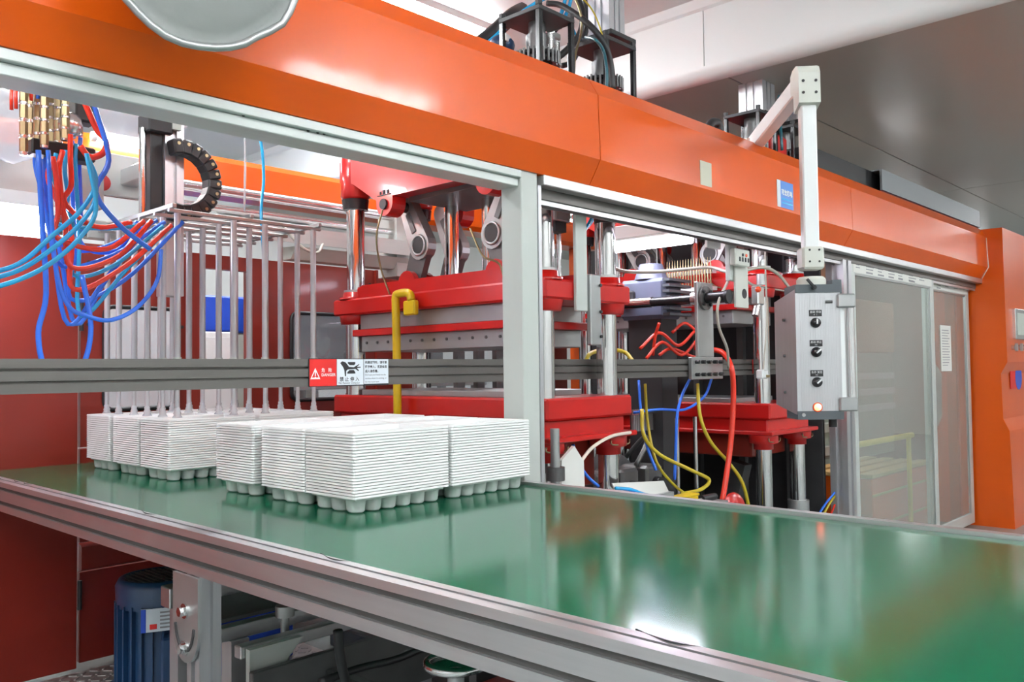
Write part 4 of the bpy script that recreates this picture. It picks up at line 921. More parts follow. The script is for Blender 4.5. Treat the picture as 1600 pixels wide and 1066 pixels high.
# ------------------------------------------------------------------ stacker: suction rods, gantry, cable chain
sg = thing('stacker_gantry', 'silver gantry holding a grid of long suction rods over the far trays', 'gantry', (2.45, 4.75, 1.45))
RXS, RYS, ZF = (2.05, 2.37, 2.56, 2.88), (4.33, 4.50, 4.69, 4.86, 5.07, 5.24), 2.52
for x in RXS:
    for y in RYS:
        rd = mk('suction_rod', MB().cyl((x, y, 1.74), (x, y, ZF), 0.0165, n=12).cyl((x, y, 1.50), (x, y, 1.74), 0.012, n=10), 'rod', sg)
        mk('rod_collar', MB().cyl((x, y, 1.73), (x, y, 1.765), 0.021, n=12), 'grey_paint', rd)
        mk('suction_cup', MB().lathe([(0.010, 0.055), (0.016, 0.045), (0.014, 0.035), (0.020, 0.022), (0.017, 0.014), (0.026, 0.0), (0.0, 0.006)], (x, y, 1.450), n=12), 'hose_clear', rd)
for y in RYS: mk('cross_bar', box(2.0, 2.93, y-0.012, y+0.012, ZF, ZF+0.02, 0.003), 'steel', sg)
for x in (2.02, 2.465, 2.91): mk('long_bar', box(x-0.012, x+0.012, 4.30, 5.27, ZF+0.02, ZF+0.045, 0.003), 'steel', sg)
pz = P(268, 180, Y=4.75)
vx = pz.x
profile_post('lifting_profile', vx-0.055, vx+0.055, 4.71, 4.82, 2.12, 3.45, 'alu_z', sg)
mk('guide_strip', box(vx-0.13, vx-0.06, 4.73, 4.80, ZF+0.07, 3.20, 0.004), 'black', sg)
mk('slide_rod', MB().cyl((vx-0.17, 4.74, ZF-0.1), (vx-0.17, 4.74, 3.05), 0.02, n=12), 'chrome', sg)
hd_ = mk('drive_head', box(vx-0.16, vx-0.02, 4.68, 4.83, 3.03, 3.14, 0.008), 'black', sg)
mk('status_light', MB().sphere(P(254, 178, Y=4.675), 0.014), 'pilot_red', hd_); mk('connector', box(vx-0.03, vx+0.02, 4.67, 4.70, 3.06, 3.11), 'sage', hd_)
mk('carriage_arm', box(vx-0.05, vx+0.05, 4.82, 5.34, 2.84, 2.94, 0.006), 'alu', sg)
mk('carriage_plate', box(vx-0.42, vx+0.10, 5.33, 5.36, 2.77, 3.03, 0.006), 'grey_paint', sg)
mk('carriage_boss', MB().cyl((vx-0.16, 5.325, 2.84), (vx-0.16, 5.335, 2.84), 0.05, n=18), 'red', sg)
cc = V((P(283, 282, Y=4.64).x, 4.64, P(285, 282, Y=4.64).z)); RC = 0.185; nl = 13
ch = thing('cable_chain', 'black plastic cable drag chain curving beside the lifting profile', 'cable chain', cc-V((0, 0, RC)))
for i in range(nl):
    a = math.radians(100-200*i/(nl-1)); c = cc+V((RC*math.cos(a), 0, RC*math.sin(a))); d = V((math.cos(a), 0, math.sin(a))); e = V((-d.z, 0, d.x))
    lk = mk('chain_link', MB().obox(c, d*0.042, V((0, 0.045, 0)), e*0.028, 0.008), 'black', ch)
    mk('link_pin', MB().cyl(c+d*0.015-V((0, 0.045, 0)), c+d*0.015-V((0, 0.050, 0)), 0.010, n=8), 'brass', lk)
mk('end_mount', box(vx+0.056, cc.x+0.0, 4.597, 4.72, cc.z+RC-0.03, cc.z+RC+0.03, 0.004) if cc.x > vx+0.06 else box(vx-0.02, vx+0.05, 4.597, 4.709, cc.z+RC-0.03, cc.z+RC+0.03, 0.004), 'black', ch)

# brass valve manifold
YM = 4.25
mf = thing('valve_manifold', 'cluster of brass check valves with silver collars below the beam at the left', 'valve manifold', P(80, 235, Y=YM))
for i in range(9):
    px = 37+10.8*i; ybot = 243-3.8*i; ytop = 112+3.4*i+7*(i % 2); yd = YM+0.10*((i*5) % 3-1)
    n = 5; seg_h = (ybot-ytop)/n
    for j in range(n):
        a, b = P(px, ytop+seg_h*j, Y=yd), P(px, ytop+seg_h*(j+0.78), Y=yd)
        b.x = a.x
        bf = mk('brass_fitting', MB().cyl(a, b, 0.018, n=6, smooth=False), 'brass', mf)
        c = P(px, ytop+seg_h*(j+1), Y=yd); c.x = a.x
        mk('collar', MB().cyl(b, c, 0.0145, n=10).cyl((b+c)/2+V((0, 0, 0.004)), (b+c)/2-V((0, 0, 0.004)), 0.018, n=10), 'silver', bf)
for i, (px, py, mt) in enumerate(((18, 150, 'hose_red'), (25, 148, 'hose_red'), (33, 146, 'hose_red'), (49, 135, 'hose_red'), (59, 132, 'hose_blue'), (67, 134, 'hose_blue'))):
    a = P(px+5, py-22, Y=YM-0.05); b = P(px, py-10, Y=YM-0.08); c = P(px, py+22, Y=YM-0.08)
    mk('valve_lever', MB().tube([a, b, c], 0.008, n=6, k=2), mt, mf)
a, b = P(20, 118, Y=YM), P(135, 112, Y=YM)
mk('header_block', MB().bar(P(15, 112, Y=YM), P(140, 122, Y=YM), 0.10, 0.06), 'steel_dark', mf)
mk('header_hanger', box(1.30, 1.36, YM-0.03, YM+0.03, 3.0, 4.74), 'alu_z', mf)
mk('tape_wrap', MB().sphere(P(110, 195, Y=YM-0.03), 0.055, sz=1.1), 'silver', mf)
mk('outlet_block', MB().obox(P(95, 238, Y=YM), (0.14, 0, 0), (0, 0.05, 0), (0, 0, 0.035), 0.008), 'black', mf)
mk('outlet_block', MB().obox(P(130, 175, Y=YM), (0.05, 0, 0), (0, 0.05, 0), (0, 0, 0.06), 0.01), 'black', mf)

# tangled pneumatic hoses at the left
rh_ = random.Random(21); LAYER = [4.03]
def bundle(n, col, lab, grp, starts, mids, ends, r):
    for i in range(n):
        s_, m_, e_ = starts[i % len(starts)], mids[i % len(mids)], ends[i % len(ends)]
        j = lambda v, k: v+rh_.uniform(-k, k)
        y0 = LAYER[0]; LAYER[0] += 0.029
        pts = [(j(s_[0], 4), s_[1], y0), (j(s_[0], 8), s_[1]+35, y0), (j((s_[0]+m_[0])/2, 12), (s_[1]+m_[1])/2+20, y0), (j(m_[0], 14), j(m_[1], 14), y0),
               (j((m_[0]+e_[0])/2, 16), j((m_[1]+e_[1])/2+18, 14), y0), (j(e_[0], 6), j(e_[1], 6), y0)]
        hose('air_hose', pts, r, col, lab, group=grp, n=7, k=6)
bundle(4, 'hose_red', 'red pneumatic hose in the tangle hanging from the brass valves', 'red hoses in the tangle', [(85, 245), (100, 235), (106, 210), (82, 250)],
       [(90, 380), (110, 430), (98, 330), (125, 440)], [(225, 345), (240, 350), (210, 342), (270, 352)], 0.012)
bundle(3, 'hose_cyan', 'cyan pneumatic hose in the tangle hanging from the brass valves', 'cyan hoses in the tangle', [(90, 240), (100, 235), (120, 225)],
       [(120, 420), (100, 350), (130, 480)], [(250, 350), (222, 345), (275, 350)], 0.010)
bundle(6, 'hose_blue', 'blue pneumatic hose in the tangle hanging from the brass valves', 'blue hoses in the tangle', [(60, 235), (75, 240), (110, 220), (122, 215), (66, 240)],
       [(105, 500), (85, 420), (125, 380), (110, 470), (95, 400)], [(232, 345), (262, 352), (215, 340), (290, 352), (246, 348)], 0.011)
hose('air_hose', [(60, 235, 4.0), (66, 350, 4.0), (72, 460, 4.0), (60, 520, 4.0), (70, 575, 4.0), (100, 600, 4.0), (130, 570, 4.0), (142, 510, 4.0), (128, 430, 4.0)], 0.012, 'hose_blue', 'lowest blue hose loop dipping behind the dark rail')
hose('air_hose', [(75, 235, 3.97), (85, 400, 3.97), (105, 475, 3.97), (140, 495, 3.97), (175, 500, 3.97), (215, 480, 3.97), (245, 440, 3.97), (252, 390, 3.97)], 0.010, 'hose_blue', 'thin blue hose swung across the white rear window')
hose('air_hose', [(127, 148, 3.94), (150, 200, 3.94), (166, 222, 3.94), (160, 240, 3.94), (140, 245, 3.94), (125, 228, 3.94)], 0.014, 'hose_red', 'red hose looping right of the brass valves')
hose('air_hose', [(140, 145, 3.90), (152, 180, 3.90), (170, 250, 3.90), (150, 300, 3.90), (185, 350, 3.90), (235, 390, 3.90)], 0.012, 'hose_blue', 'dark blue hose crossing right of the red loop')
for i, (y0, y1) in enumerate(((395, 430), (415, 440), (436, 455))):
    hose('air_hose', [(-30, y1, 3.86-0.03*i), (30, y1-18, 3.86-0.03*i), (80, y0-25, 3.86-0.03*i), (125, y0-65, 3.86-0.03*i), (150, y0-110, 3.86-0.03*i), (135, 240, 3.86-0.03*i)], 0.010, 'hose_cyan', 'bright cyan hose sweeping out of the picture at the left', group='cyan hoses leaving at the left')
hose('air_hose', [(395, 195, 4.9), (408, 225, 4.9), (412, 280, 4.85), (408, 330, 4.8), (412, 400, 4.8)], 0.010, 'hose_cyan', 'pale cyan hose dropping from the beam between chain and press')
hose('clear_tube', [(375, 165, 4.9), (380, 195, 4.9), (383, 230, 4.9), (382, 330, 4.85)], 0.007, 'hose_clear', 'clear thin tube hanging beside the cyan hose')
hose('grey_hose', [(440, 350, 5.3), (470, 385, 5.2), (495, 395, 5.2), (505, 380, 5.3)], 0.010, 'hose_grey', 'beige hose loop in front of the rear trunking')

for i in range(3): hose('air_hose', [(900+4*i, 378-6*i, 3.36-0.03*i), (912+3*i, 362-5*i, 3.34-0.03*i), (926, 345-4*i, 3.32-0.03*i), (934, 325-3*i, 3.30-0.03*i), (938, 280, 3.30-0.03*i)], 0.009, 'hose_cyan', 'cyan air hose in the small bunch left of the chrome front bar', group='cyan hoses beside the chrome bar')
# translucent bags hanging under the far beam
def bag(px, py, y, rx, rz, label, seed):
    c = P(px, py, Y=y); rr = random.Random(seed); mb = MB().sphere(c, 1.0, n=20, m=12, sx=rx, sy=rx*0.5, sz=rz)
    ph = [rr.uniform(0, 6.28) for _ in range(6)]
    for v in mb.v:
        d = v-c; k = 1+0.08*math.sin(d.x*22+ph[0])*math.cos(d.z*19+ph[1])+0.05*math.sin(d.z*37+d.x*31+ph[2])
        if d.z > 0: k *= 1-0.35*(d.z/rz)
        v.x, v.y, v.z = c.x+d.x*k, c.y+d.y*k, c.z+d.z*k*(1 if d.z < 0 else 1.2)
    return mk('plastic_bag', mb, 'plastic_film', label=label, cat='bag')
bag(22, 190, 5.0, 0.16, 0.22, 'milky plastic bag hanging left of the brass valves', 1)
bag(205, 165, 5.1, 0.34, 0.22, 'large crumpled clear plastic bag behind the lifting profile', 2)
dk = thing('duct_box', 'grey sheet-metal duct box at the far left under the beam', 'duct', (1.2, 5.3, 2.6))
mk('body', MB().prism([(1.0, 2.62), (2.02, 2.66), (2.02, 2.86), (1.55, 2.96), (1.0, 2.94)], 1, 5.22, 5.30), 'steel', dk)
mk('slotted_bar', box(0.8, 1.95, 5.28, 5.35, 2.50, 2.60, 0.006), 'alu_dark', dk); mk('end_block', box(1.95, 2.12, 5.28, 5.36, 2.49, 2.60, 0.006), 'grey_paint', dk)
def tube_lamp(p0, p1, r, mat, label):
    d = (p1-p0).normalized(); t = thing('tube_lamp', label, 'lamp', (p0+p1)/2)
    mk('tube', MB().cyl(p0, p1, r, n=14), mat, t); mk('end_cap', MB().cyl(p0-d*0.03, p0, r*1.05, n=14), 'white_paint', t); mk('end_cap', MB().cyl(p1, p1+d*0.03, r*1.05, n=14), 'white_paint', t)
    mk('holder', MB().cyl((p0+p1)/2, (p0+p1)/2+V((0, 0.10 if p0.y < 5.3 else 5.70-p0.y, 0.10)), 0.015, n=8), 'steel', t)
    hb = V((0, 0, r*1.6)); mk('housing', MB().bar(p0+hb, p1+hb, r*2.4, r*1.0), 'white_paint', t); return t
a, b = P(-40, 340, Y=5.17), P(66, 345, Y=5.17); b.z = a.z
tube_lamp(a, b, 0.075, 'tube_violet', 'glowing white tube lamp at the left edge, under the duct box')
a, b = P(150, 214, Y=5.66), P(236, 226, Y=5.66); b.z = a.z
tube_lamp(a, b, 0.03, 'tube_white', 'short glowing tube lamp behind the brass valves')

# ------------------------------------------------------------------ equipment between the two presses
tl_ = thing('machine_lamp', 'glowing fluorescent lamp with white housing inside the machine, between the presses', 'lamp', (5.25, 3.5, 2.55))
mk('housing', box(5.17, 5.33, 3.02, 4.0, 2.64, 2.74, 0.006), 'white_paint', tl_); mk('reflector', MB().prism([(5.15, 2.62), (5.35, 2.62), (5.32, 2.64), (5.18, 2.64)], 1, 3.06, 3.98), 'white_paint', tl_)
mk('tube', MB().cyl((5.25, 3.20, 2.585), (5.25, 3.93, 2.585), 0.032, n=14), 'tube_violet', tl_)
mk('end_plate', box(5.16, 5.34, 3.02, 3.04, 2.50, 2.64), 'white_paint', tl_)
for y in (3.1, 3.9): mk('hanger', MB().cyl((5.25, y, 2.74), (5.25, y, 3.05), 0.006, n=6), 'steel', tl_)
mo = thing('grey_motor', 'blue-grey ribbed electric motor behind the steel rod', 'motor', (5.5, 3.95, 1.95))
mp_ = P(1018, 462, X=5.55); my, mz = mp_.y, mp_.z
mk('body', MB().box(5.42, 5.68, my-0.20, my+0.22, mz-0.19, mz+0.12, 0.03), 'greyblue', mo)
mk('dome', MB().cyl((5.55, my, mz+0.12), (5.55, my, mz+0.24), 0.13, 0.09, n=20), 'greyblue', mo)
for i in range(7): mk('cooling_fin', box(5.40, 5.70, my-0.26, my-0.20, mz-0.17+0.043*i, mz-0.15+0.043*i), 'slate', mo)
mk('terminal', MB().obox((5.41, my+0.12, mz-0.02), (0.03, 0, 0), (0, 0.06, 0), (0, 0, 0.05), 0.01), 'dark', mo)
mk('ground_lug', MB().sphere((5.39, my+0.12, mz+0.03), 0.03, sx=0.5), 'hose_yellow', mo)
mk('pedestal', box(5.45, 5.66, my-0.15, my+0.15, FLOOR, mz-0.19), 'dark', mo)
cb = thing('connector_comb', 'row of slim brass connectors on a white strip above the red platen', 'connector strip', (5.86, 3.6, 2.3))
y0, y1 = P(1040, 425, X=5.88).y, P(1112, 425, X=5.88).y; z0 = P(1075, 446, X=5.88).z; z1 = P(1075, 405, X=5.88).z
mk('strip', box(5.90, 5.95, y1, y0, (z0+z1)/2-0.02, (z0+z1)/2+0.01), 'white_paint', cb); mk('foot_strip', box(5.88, 5.96, y1, y0, z0-0.05, z0-0.02), 'white_paint', cb)
for i in range(17):
    y = y1+0.012+(y0-y1-0.024)*i/16
    mk('connector', MB().cyl((5.885, y, z0-0.02), (5.885, y, z1-0.05), 0.0065, n=8).cyl((5.885, y, z1-0.05), (5.885, y, z1+0.0), 0.004, 0.002, n=6), 'brass', cb)
mb = thing('rod_bracket', 'grey T-shaped steel bracket bolted to the rail, carrying the round rod', 'bracket', (5.33, 3.17, 1.6))
a, b = P(1080, 558, Y=3.17), P(1129, 592, Y=3.17); c, d = P(1088, 440, Y=3.17), P(1115, 560, Y=3.17)
mk('foot_plate', box(a.x, b.x, 3.165, 3.195, b.z, a.z, 0.004), 'steel', mb)
mk('upright', box(c.x, d.x, 3.165, 3.19, a.z, c.z, 0.004), 'steel', mb)
for i in range(5):
    for z in (a.z-0.035, b.z+0.035):
        x = a.x+0.05+(b.x-a.x-0.10)*i/4; mk('bolt', MB().cyl((x, 3.165, z), (x, 3.135, z), 0.013, n=8), 'black', mb)
pc = P(1103, 466, Y=3.15); rz_ = pc.z; rx_ = pc.x
fl = mk('flange', MB().cyl((rx_, 3.165, rz_), (rx_, 3.145, rz_), 0.085, n=24), 'steel_dark', mb)
for a_ in range(4): mk('bolt', MB().cyl((rx_+0.065*math.cos(a_*1.57+.78), 3.145, rz_+0.065*math.sin(a_*1.57+.78)), (rx_+0.065*math.cos(a_*1.57+.78), 3.13, rz_+0.065*math.sin(a_*1.57+.78)), 0.012, n=6), 'black', fl)
rd = thing('drive_rod', 'round steel and black drive rod passing through the T-shaped bracket', 'rod', (rx_, 3.4, rz_-0.03))
mk('steel_section', MB().cyl((rx_, 3.60, rz_), (rx_, 4.05, rz_), 0.040, n=18), 'chrome', rd); mk('black_section', MB().cyl((rx_, 3.19, rz_), (rx_, 3.60, rz_), 0.034, n=18), 'black_gloss', rd)
mk('bush', MB().cyl((rx_, 3.195, rz_), (rx_, 3.25, rz_), 0.055, n=18), 'silver', rd)
mk('front_section', MB().cyl((rx_, 2.99, rz_), (rx_, 3.14, rz_), 0.040, n=18), 'black_gloss', rd); mk('coupling_disc', MB().cyl((rx_, 2.965, rz_), (rx_, 2.99, rz_), 0.048, n=20), 'black', rd)
hp = thing('hanger_plate', 'pale hanging plate with a round hole at the front end of the rod', 'plate', (5.5, 2.96, 2.1))
a, b = P(1146, 417, Y=2.96), P(1167, 482, Y=2.96)
mk('plate', box(a.x, b.x, 2.945, 2.962, b.z, a.z+0.01, 0.003), 'cream', hp)
mk('hole', MB().cyl(((a.x+b.x)/2+0.03, 2.944, b.z+0.1), ((a.x+b.x)/2+0.03, 2.9455, b.z+0.1), 0.035, n=18), 'dark', hp)
c, d = P(1132, 362, Y=3.0), P(1143, 440, Y=3.0)
mk('strip', box(c.x, d.x+0.02, 2.965, 3.0, d.z, 2.66, 0.003), 'grey_paint', hp)
sb = thing('sensor_box', 'small white sensor box with tiny lights on the hanging plate', 'sensor', (5.5, 2.93, 2.38))
a, b = P(1145, 388, Y=2.92), P(1168, 418, Y=2.92)
mk('body', box(a.x, b.x, 2.90, 2.944, b.z, a.z, 0.006), 'cream', sb)
for i in range(2): mk('indicator', MB().cyl((a.x+0.10+0.05*i, 2.90, a.z-0.04), (a.x+0.10+0.05*i, 2.896, a.z-0.04), 0.012, n=8), ('ink', 'lens_red')[i], sb)
for i in range(4): mk('terminal', box(a.x+0.05+0.04*i, a.x+0.065+0.04*i, 2.896, 2.90, b.z+0.03, b.z+0.06), 'ink', sb)
# hoses and cables between the presses
hose('grey_conduit', [(945, 412, 3.6), (975, 424, 3.5), (1020, 425, 3.4), (1070, 421, 3.3), (1110, 418, 3.2), (1145, 426, 3.02), (1190, 418, 2.94), (1215, 428, 2.93), (1235, 452, 2.93)], 0.012, 'hose_grey', 'beige conduit sagging across the gap between the presses', 'conduit')
hose('grey_conduit', [(1160, 432, 3.02), (1175, 445, 3.02), (1200, 450, 3.02), (1230, 455, 3.02)], 0.010, 'hose_grey', 'short beige conduit behind the sensor box', 'conduit')
hose('grey_cable', [(1137, 440, 3.02), (1122, 475, 3.02), (1123, 510, 3.03), (1136, 545, 3.05), (1138, 575, 3.1)], 0.010, 'hose_grey', 'grey cable curving down beside the T-shaped bracket', 'cable')
hose('red_hose', [(1085, 543, 3.4), (1110, 546, 3.3), (1130, 552, 3.2), (1143, 575, 3.1), (1146, 620, 3.1), (1142, 690, 3.1), (1134, 750, 3.1), (1126, 800, 3.1)], 0.020, 'hose_red', 'thick red hose dropping from the rail to the belt edge')
for i, pts in enumerate(([(1000, 545), (1030, 520), (1060, 540), (1085, 518)], [(1010, 560), (1035, 535), (1065, 555), (1090, 530)], [(1020, 555), (1024, 525), (1030, 505)], [(1030, 555), (1050, 545), (1085, 558), (1100, 552)], [(1050, 520), (1070, 505), (1090, 520)])):
    hose('red_hose', [(x, y, 3.55-0.05*k) for k, (x, y) in enumerate(pts)], 0.012, 'hose_red', 'thin red hose in the knot above the rail between the presses', group='red hoses between the presses')
hose('yellow_hose', [(1003, 640, 3.4), (1006, 680, 3.35), (1030, 710, 3.3), (1080, 735, 3.2), (1108, 750, 3.15), (1095, 765, 3.15), (1065, 772, 3.2)], 0.013, 'hose_yellow', 'yellow hose with a wide loop just above the belt edge')
hose('yellow_hose', [(1090, 600, 3.3), (1094, 650, 3.25), (1110, 690, 3.2), (1140, 725, 3.15), (1160, 755, 3.1), (1172, 800, 3.1)], 0.013, 'hose_yellow', 'long yellow hose behind the thick red hose')
hose('yellow_hose', [(915, 566, 3.29), (922, 553, 3.32), (945, 547, 3.4), (975, 550, 3.45), (990, 566, 3.29)], 0.014, 'hose_yellow', 'yellow hose lying along the rail behind the chrome bar')
hose('orange_hose', [(1008, 600, 3.5), (1012, 660, 3.5), (1025, 720, 3.42), (1050, 755, 3.36), (1075, 775, 3.34)], 0.010, 'hose_yellow', 'mustard hose dropping to the yellow box')
hose('blue_hose', [(998, 595, 3.5), (1002, 650, 3.4), (1012, 700, 3.35), (1025, 735, 3.3)], 0.010, 'hose_blue', 'blue hose dropping beside the mustard hose')
hose('blue_hose', [(1078, 592, 3.4), (1065, 620, 3.4), (1058, 650, 3.4), (1056, 700, 3.4), (1054, 750, 3.4)], 0.011, 'hose_blue', 'blue hose hanging in front of the comb plate')
hose('blue_hose', [(1112, 592, 3.3), (1100, 620, 3.35), (1070, 640, 3.4), (1030, 640, 3.5), (990, 645, 3.6)], 0.010, 'hose_blue', 'blue hose running sideways below the bolted bracket')
hose('blue_hose', [(895, 695, 3.05), (905, 725, 3.05), (918, 745, 3.05), (935, 760, 3.05)], 0.010, 'hose_blue', 'blue hose beside the chrome front tie bar near the belt')
hose('brown_tube', [(905, 725, 2.98), (925, 700, 2.98), (955, 682, 2.98), (985, 676, 2.98)], 0.010, 'seal', 'pinkish tube crossing in front of the lower platen', 'tube')
hose('thin_wire', [(1196, 360, 3.0), (1196, 420, 3.0), (1198, 500, 3.0), (1194, 560, 3.0), (1192, 585, 3.0)], 0.007, 'hose_grey', 'pale wire hanging in front of the second press', 'wire')
pg_ = thing('wall_plug', 'small white plug at the end of the hanging pale wire', 'plug', P(1192, 590, Y=3.0)); mk('body', MB().obox(P(1191, 585, Y=3.0), (0.045, 0, 0), (0, 0.03, 0), (0, 0, 0.035), 0.01), 'white_paint', pg_); mk('pins', MB().obox(P(1198, 588, Y=2.97), (0.01, 0, 0), (0, 0.02, 0), (0, 0, 0.01)), 'brass', pg_)
sv = thing('solenoid_valve', 'silver solenoid valve cluster on the front of the second press', 'valve', (6.1, 2.98, 2.2))
p = P(1184, 462, Y=2.98)
mk('body', MB().obox(p, (0.05, 0, 0), (0, 0.03, 0), (0, 0, 0.07), 0.01), 'silver', sv); mk('coil', MB().cyl(p+V((0.05, 0, 0.08)), p+V((0.05, 0, 0.16)), 0.03, n=14), 'steel', sv)
mk('outlet', MB().cyl(p+V((-0.01, 0, -0.07)), p+V((-0.05, 0, -0.15)), 0.024, n=12), 'silver', sv); mk('knob', MB().sphere(p+V((-0.05, -0.03, 0.04)), 0.022), 'lens_red', sv)
cp_ = thing('comb_plate', 'silver toothed comb plate below the rail between the presses', 'plate', (5.4, 3.7, 1.3))
xa, xb = P(985, 645, Y=3.7).x, P(1120, 645, Y=3.7).x; za = P(1050, 640, Y=3.7).z
mk('rail', box(xa, xb-0.6, 3.68, 3.72, za-0.02, za+0.02), 'silver', cp_)
for i in range(24): x = xa+0.02+(xb-0.64-xa)*i/23; mk('tooth', box(x-0.009, x+0.009, 3.68, 3.70, za-0.14, za-0.02), 'steel', cp_)
for px in (1058, 1087):
    p = P(px, 700, Y=3.5); mk('slim_column', MB().cyl((p.x, p.y, 0.05), (p.x, p.y, za-0.05), 0.018, n=12), 'chrome', label='slim chrome column %s the yellow hose loop' % ('left of' if px < 1070 else 'right of'), cat='column')
pj = thing('pump_unit', 'dark pump unit with valves behind the belt edge between the presses', 'pump', (5.2, 3.75, FLOOR))
mk('base', box(4.45, 5.40, 3.45, 4.5, FLOOR, 0.55, 0.02), 'dark', pj); mk('tank', MB().cyl((4.55, 4.0, 0.80), (5.35, 4.0, 0.80), 0.24, n=24), 'steel_dark', pj)
for x in (4.6, 4.9, 5.2): mk('valve_body', box(x-0.10, x+0.10, 3.5, 3.75, 0.55, 0.98, 0.02), 'steel_dark', pj); mk('valve_knob', MB().cyl((x, 3.5, 0.85), (x, 3.45, 0.85), 0.05, n=14), 'black', pj)
for i in range(3): mk('pipe', MB().tube([(4.50+0.3*i, 3.6, 0.98), (4.60+0.3*i, 3.58, 1.12), (4.75+0.3*i, 3.7, 1.16), (4.8+0.3*i, 3.9, 1.0)], 0.018, n=8), 'steel_dark', pj)
bk = thing('back_cabinet', 'black electrical cabinet behind the pumps in the middle of the machine', 'cabinet', (5.2, 5.2, FLOOR))
mk('body', box(4.45, 6.95, 5.0, 5.6, FLOOR, 1.42, 0.02), 'dark', bk)
for i in range(4): mk('door', box(4.48+0.615*i, 5.07+0.615*i, 4.985, 5.0, 0.0, 1.38, 0.005), 'black', bk)
for i in range(6): mk('rib', box(4.62+0.22*i, 4.70+0.22*i, 4.95, 5.0, 1.45, 1.98), 'steel_dark', bk)
rr_ = thing('red_reel', 'red hose reel just above the belt edge', 'reel', P(1148, 800, Y=3.0)); c = P(1146, 792, Y=3.02)
mk('disc', MB().lathe([(0.03, 0), (0.09, 0), (0.10, 0.012), (0.09, 0.024), (0.03, 0.024)], c, axis=(-0.3, -1, 0.2), n=24), 'red', rr_); mk('hub', MB().cyl(c, c+V((-0.01, -0.035, 0)), 0.03, n=14), 'hose_red', rr_)
mk('stand', MB().box(c.x-0.04, c.x+0.04, c.y+0.02, c.y+0.06, FLOOR, c.z), 'dark', rr_)
shf = thing('side_shelf', 'cluttered two-step grey shelf behind the belt edge beside the first press', 'shelf', (4.3, 2.95, FLOOR))
z1s, z2s = P(1000, 775, Y=2.93).z, P(1075, 792, Y=2.93).z
sa, sm_, sb_ = P(868, 762, Y=2.93).x, P(1040, 775, Y=2.93).x, P(1125, 795, Y=2.93).x
mk('upper_step', box(sa, sm_, 2.87, 2.96, z1s-0.03, z1s), 'steel', shf); mk('lower_step', box(sm_, sb_, 2.87, 2.96, z2s-0.03, z2s), 'steel', shf)
for x in (sa+0.03, sm_, sb_-0.03): mk('leg', box(x-0.02, x+0.02, 2.90, 2.93, FLOOR, (z1s if x < sm_ else z2s)-0.03), 'steel_dark', shf)
p = P(1065, 778, Y=2.93); yx = thing('yellow_box', 'small yellow tool box on the shelf behind the belt', 'box', (p.x, p.y, z2s)); mk('body', box(p.x-0.11, p.x+0.12, 2.88, 2.95, z2s+0.002, z2s+0.07, 0.006), 'yellow', yx); mk('lid', box(p.x-0.115, p.x+0.125, 2.875, 2.955, z2s+0.07, z2s+0.085, 0.004), 'yellow', yx)
p = P(1000, 765, Y=2.93); mk('card_sheet', MB().obox((p.x, 2.92, z1s+0.045), (0.26, 0, -0.02), (0, 0.02, 0.035), (0, 0.004, 0.0)), 'paper', label='white card sheet lying on the shelf behind the belt', cat='sheet')
p = P(890, 735, Y=2.99); zz_ = P(890, 752, Y=2.99).z; mk('paper_bag', MB().prism([(p.x-0.10, zz_-0.5), (p.x+0.12, zz_-0.5), (p.x+0.10, zz_+0.10), (p.x+0.02, zz_+0.19), (p.x-0.09, zz_+0.12)], 1, 2.97, 2.99), 'paper', label='crumpled cream paper bag standing behind the belt by the column', cat='bag')
hose('teal_cable', [(962, 763, 2.88), (985, 765, 2.88), (1005, 772, 2.88), (1022, 776, 2.88)], 0.010, 'hose_cyan', 'short teal cable lying on the white card', 'cable')
hose('blue_cable', [(970, 770, 2.87), (990, 771, 2.87), (1015, 775, 2.87)], 0.010, 'hose_blue', 'short blue cable lying on the white card', 'cable')
p = P(1105, 783, Y=2.92); sdv = thing('screwdriver', 'black handled screwdriver lying beside the yellow box', 'tool', p); mk('grip', MB().cyl((p.x-0.07, 2.92, z2s+0.03), (p.x+0.10, 2.92, z2s+0.03), 0.026, 0.022, n=10), 'black', sdv); mk('shaft', MB().cyl((p.x-0.16, 2.92, z2s+0.03), (p.x-0.07, 2.92, z2s+0.03), 0.008, n=8), 'steel', sdv)
p = P(868, 752, Y=2.92); zz_ = P(868, 745, Y=2.92).z; lgp = thing('levelling_foot', 'grey round post with black flange beside the pale column', 'post', (p.x, p.y, FLOOR)); mk('post', MB().cyl((p.x, p.y, FLOOR), (p.x, p.y, zz_+0.25), 0.025, n=14), 'steel', lgp); mk('flange', MB().cyl((p.x, p.y, zz_-0.02), (p.x, p.y, zz_+0.05), 0.05, n=16), 'steel_dark', lgp)
tc_ = thing('terminal_column', 'dark column of terminals and wires left of the door post', 'terminal column', (6.9, 2.98, FLOOR))
p = P(1315, 740, Y=3.0); mk('backplate', box(p.x-0.12, p.x+0.10, 3.0, 3.03, FLOOR, 1.5), 'dark', tc_)
rt = random.Random(9)
for i in range(16):
    z = 0.45+i*0.06; mk('terminal', MB().obox((p.x-0.05+rt.uniform(-.03, .05), 2.985, z), (0.03, 0, 0), (0, 0.015, 0), (0, 0, 0.018), 0.003), rt.choice(('steel_dark', 'brass', 'black', 'sign_red')), tc_)
for i, (c_, dx) in enumerate((('hose_blue', 0), ('hose_yellow', 8), ('hose_red', 20), ('hose_blue', 34))):
    hose('wire', [(1275+dx, 812, 2.98), (1288+dx*0.8, 790, 2.97), (1300+dx*0.6, 775, 2.97), (1312+dx*0.3, 760, 2.97)], 0.009, c_, ('dark blue wire', 'yellow wire', 'red wire', 'outer blue wire')[i]+' running up to the terminal column', 'wire')

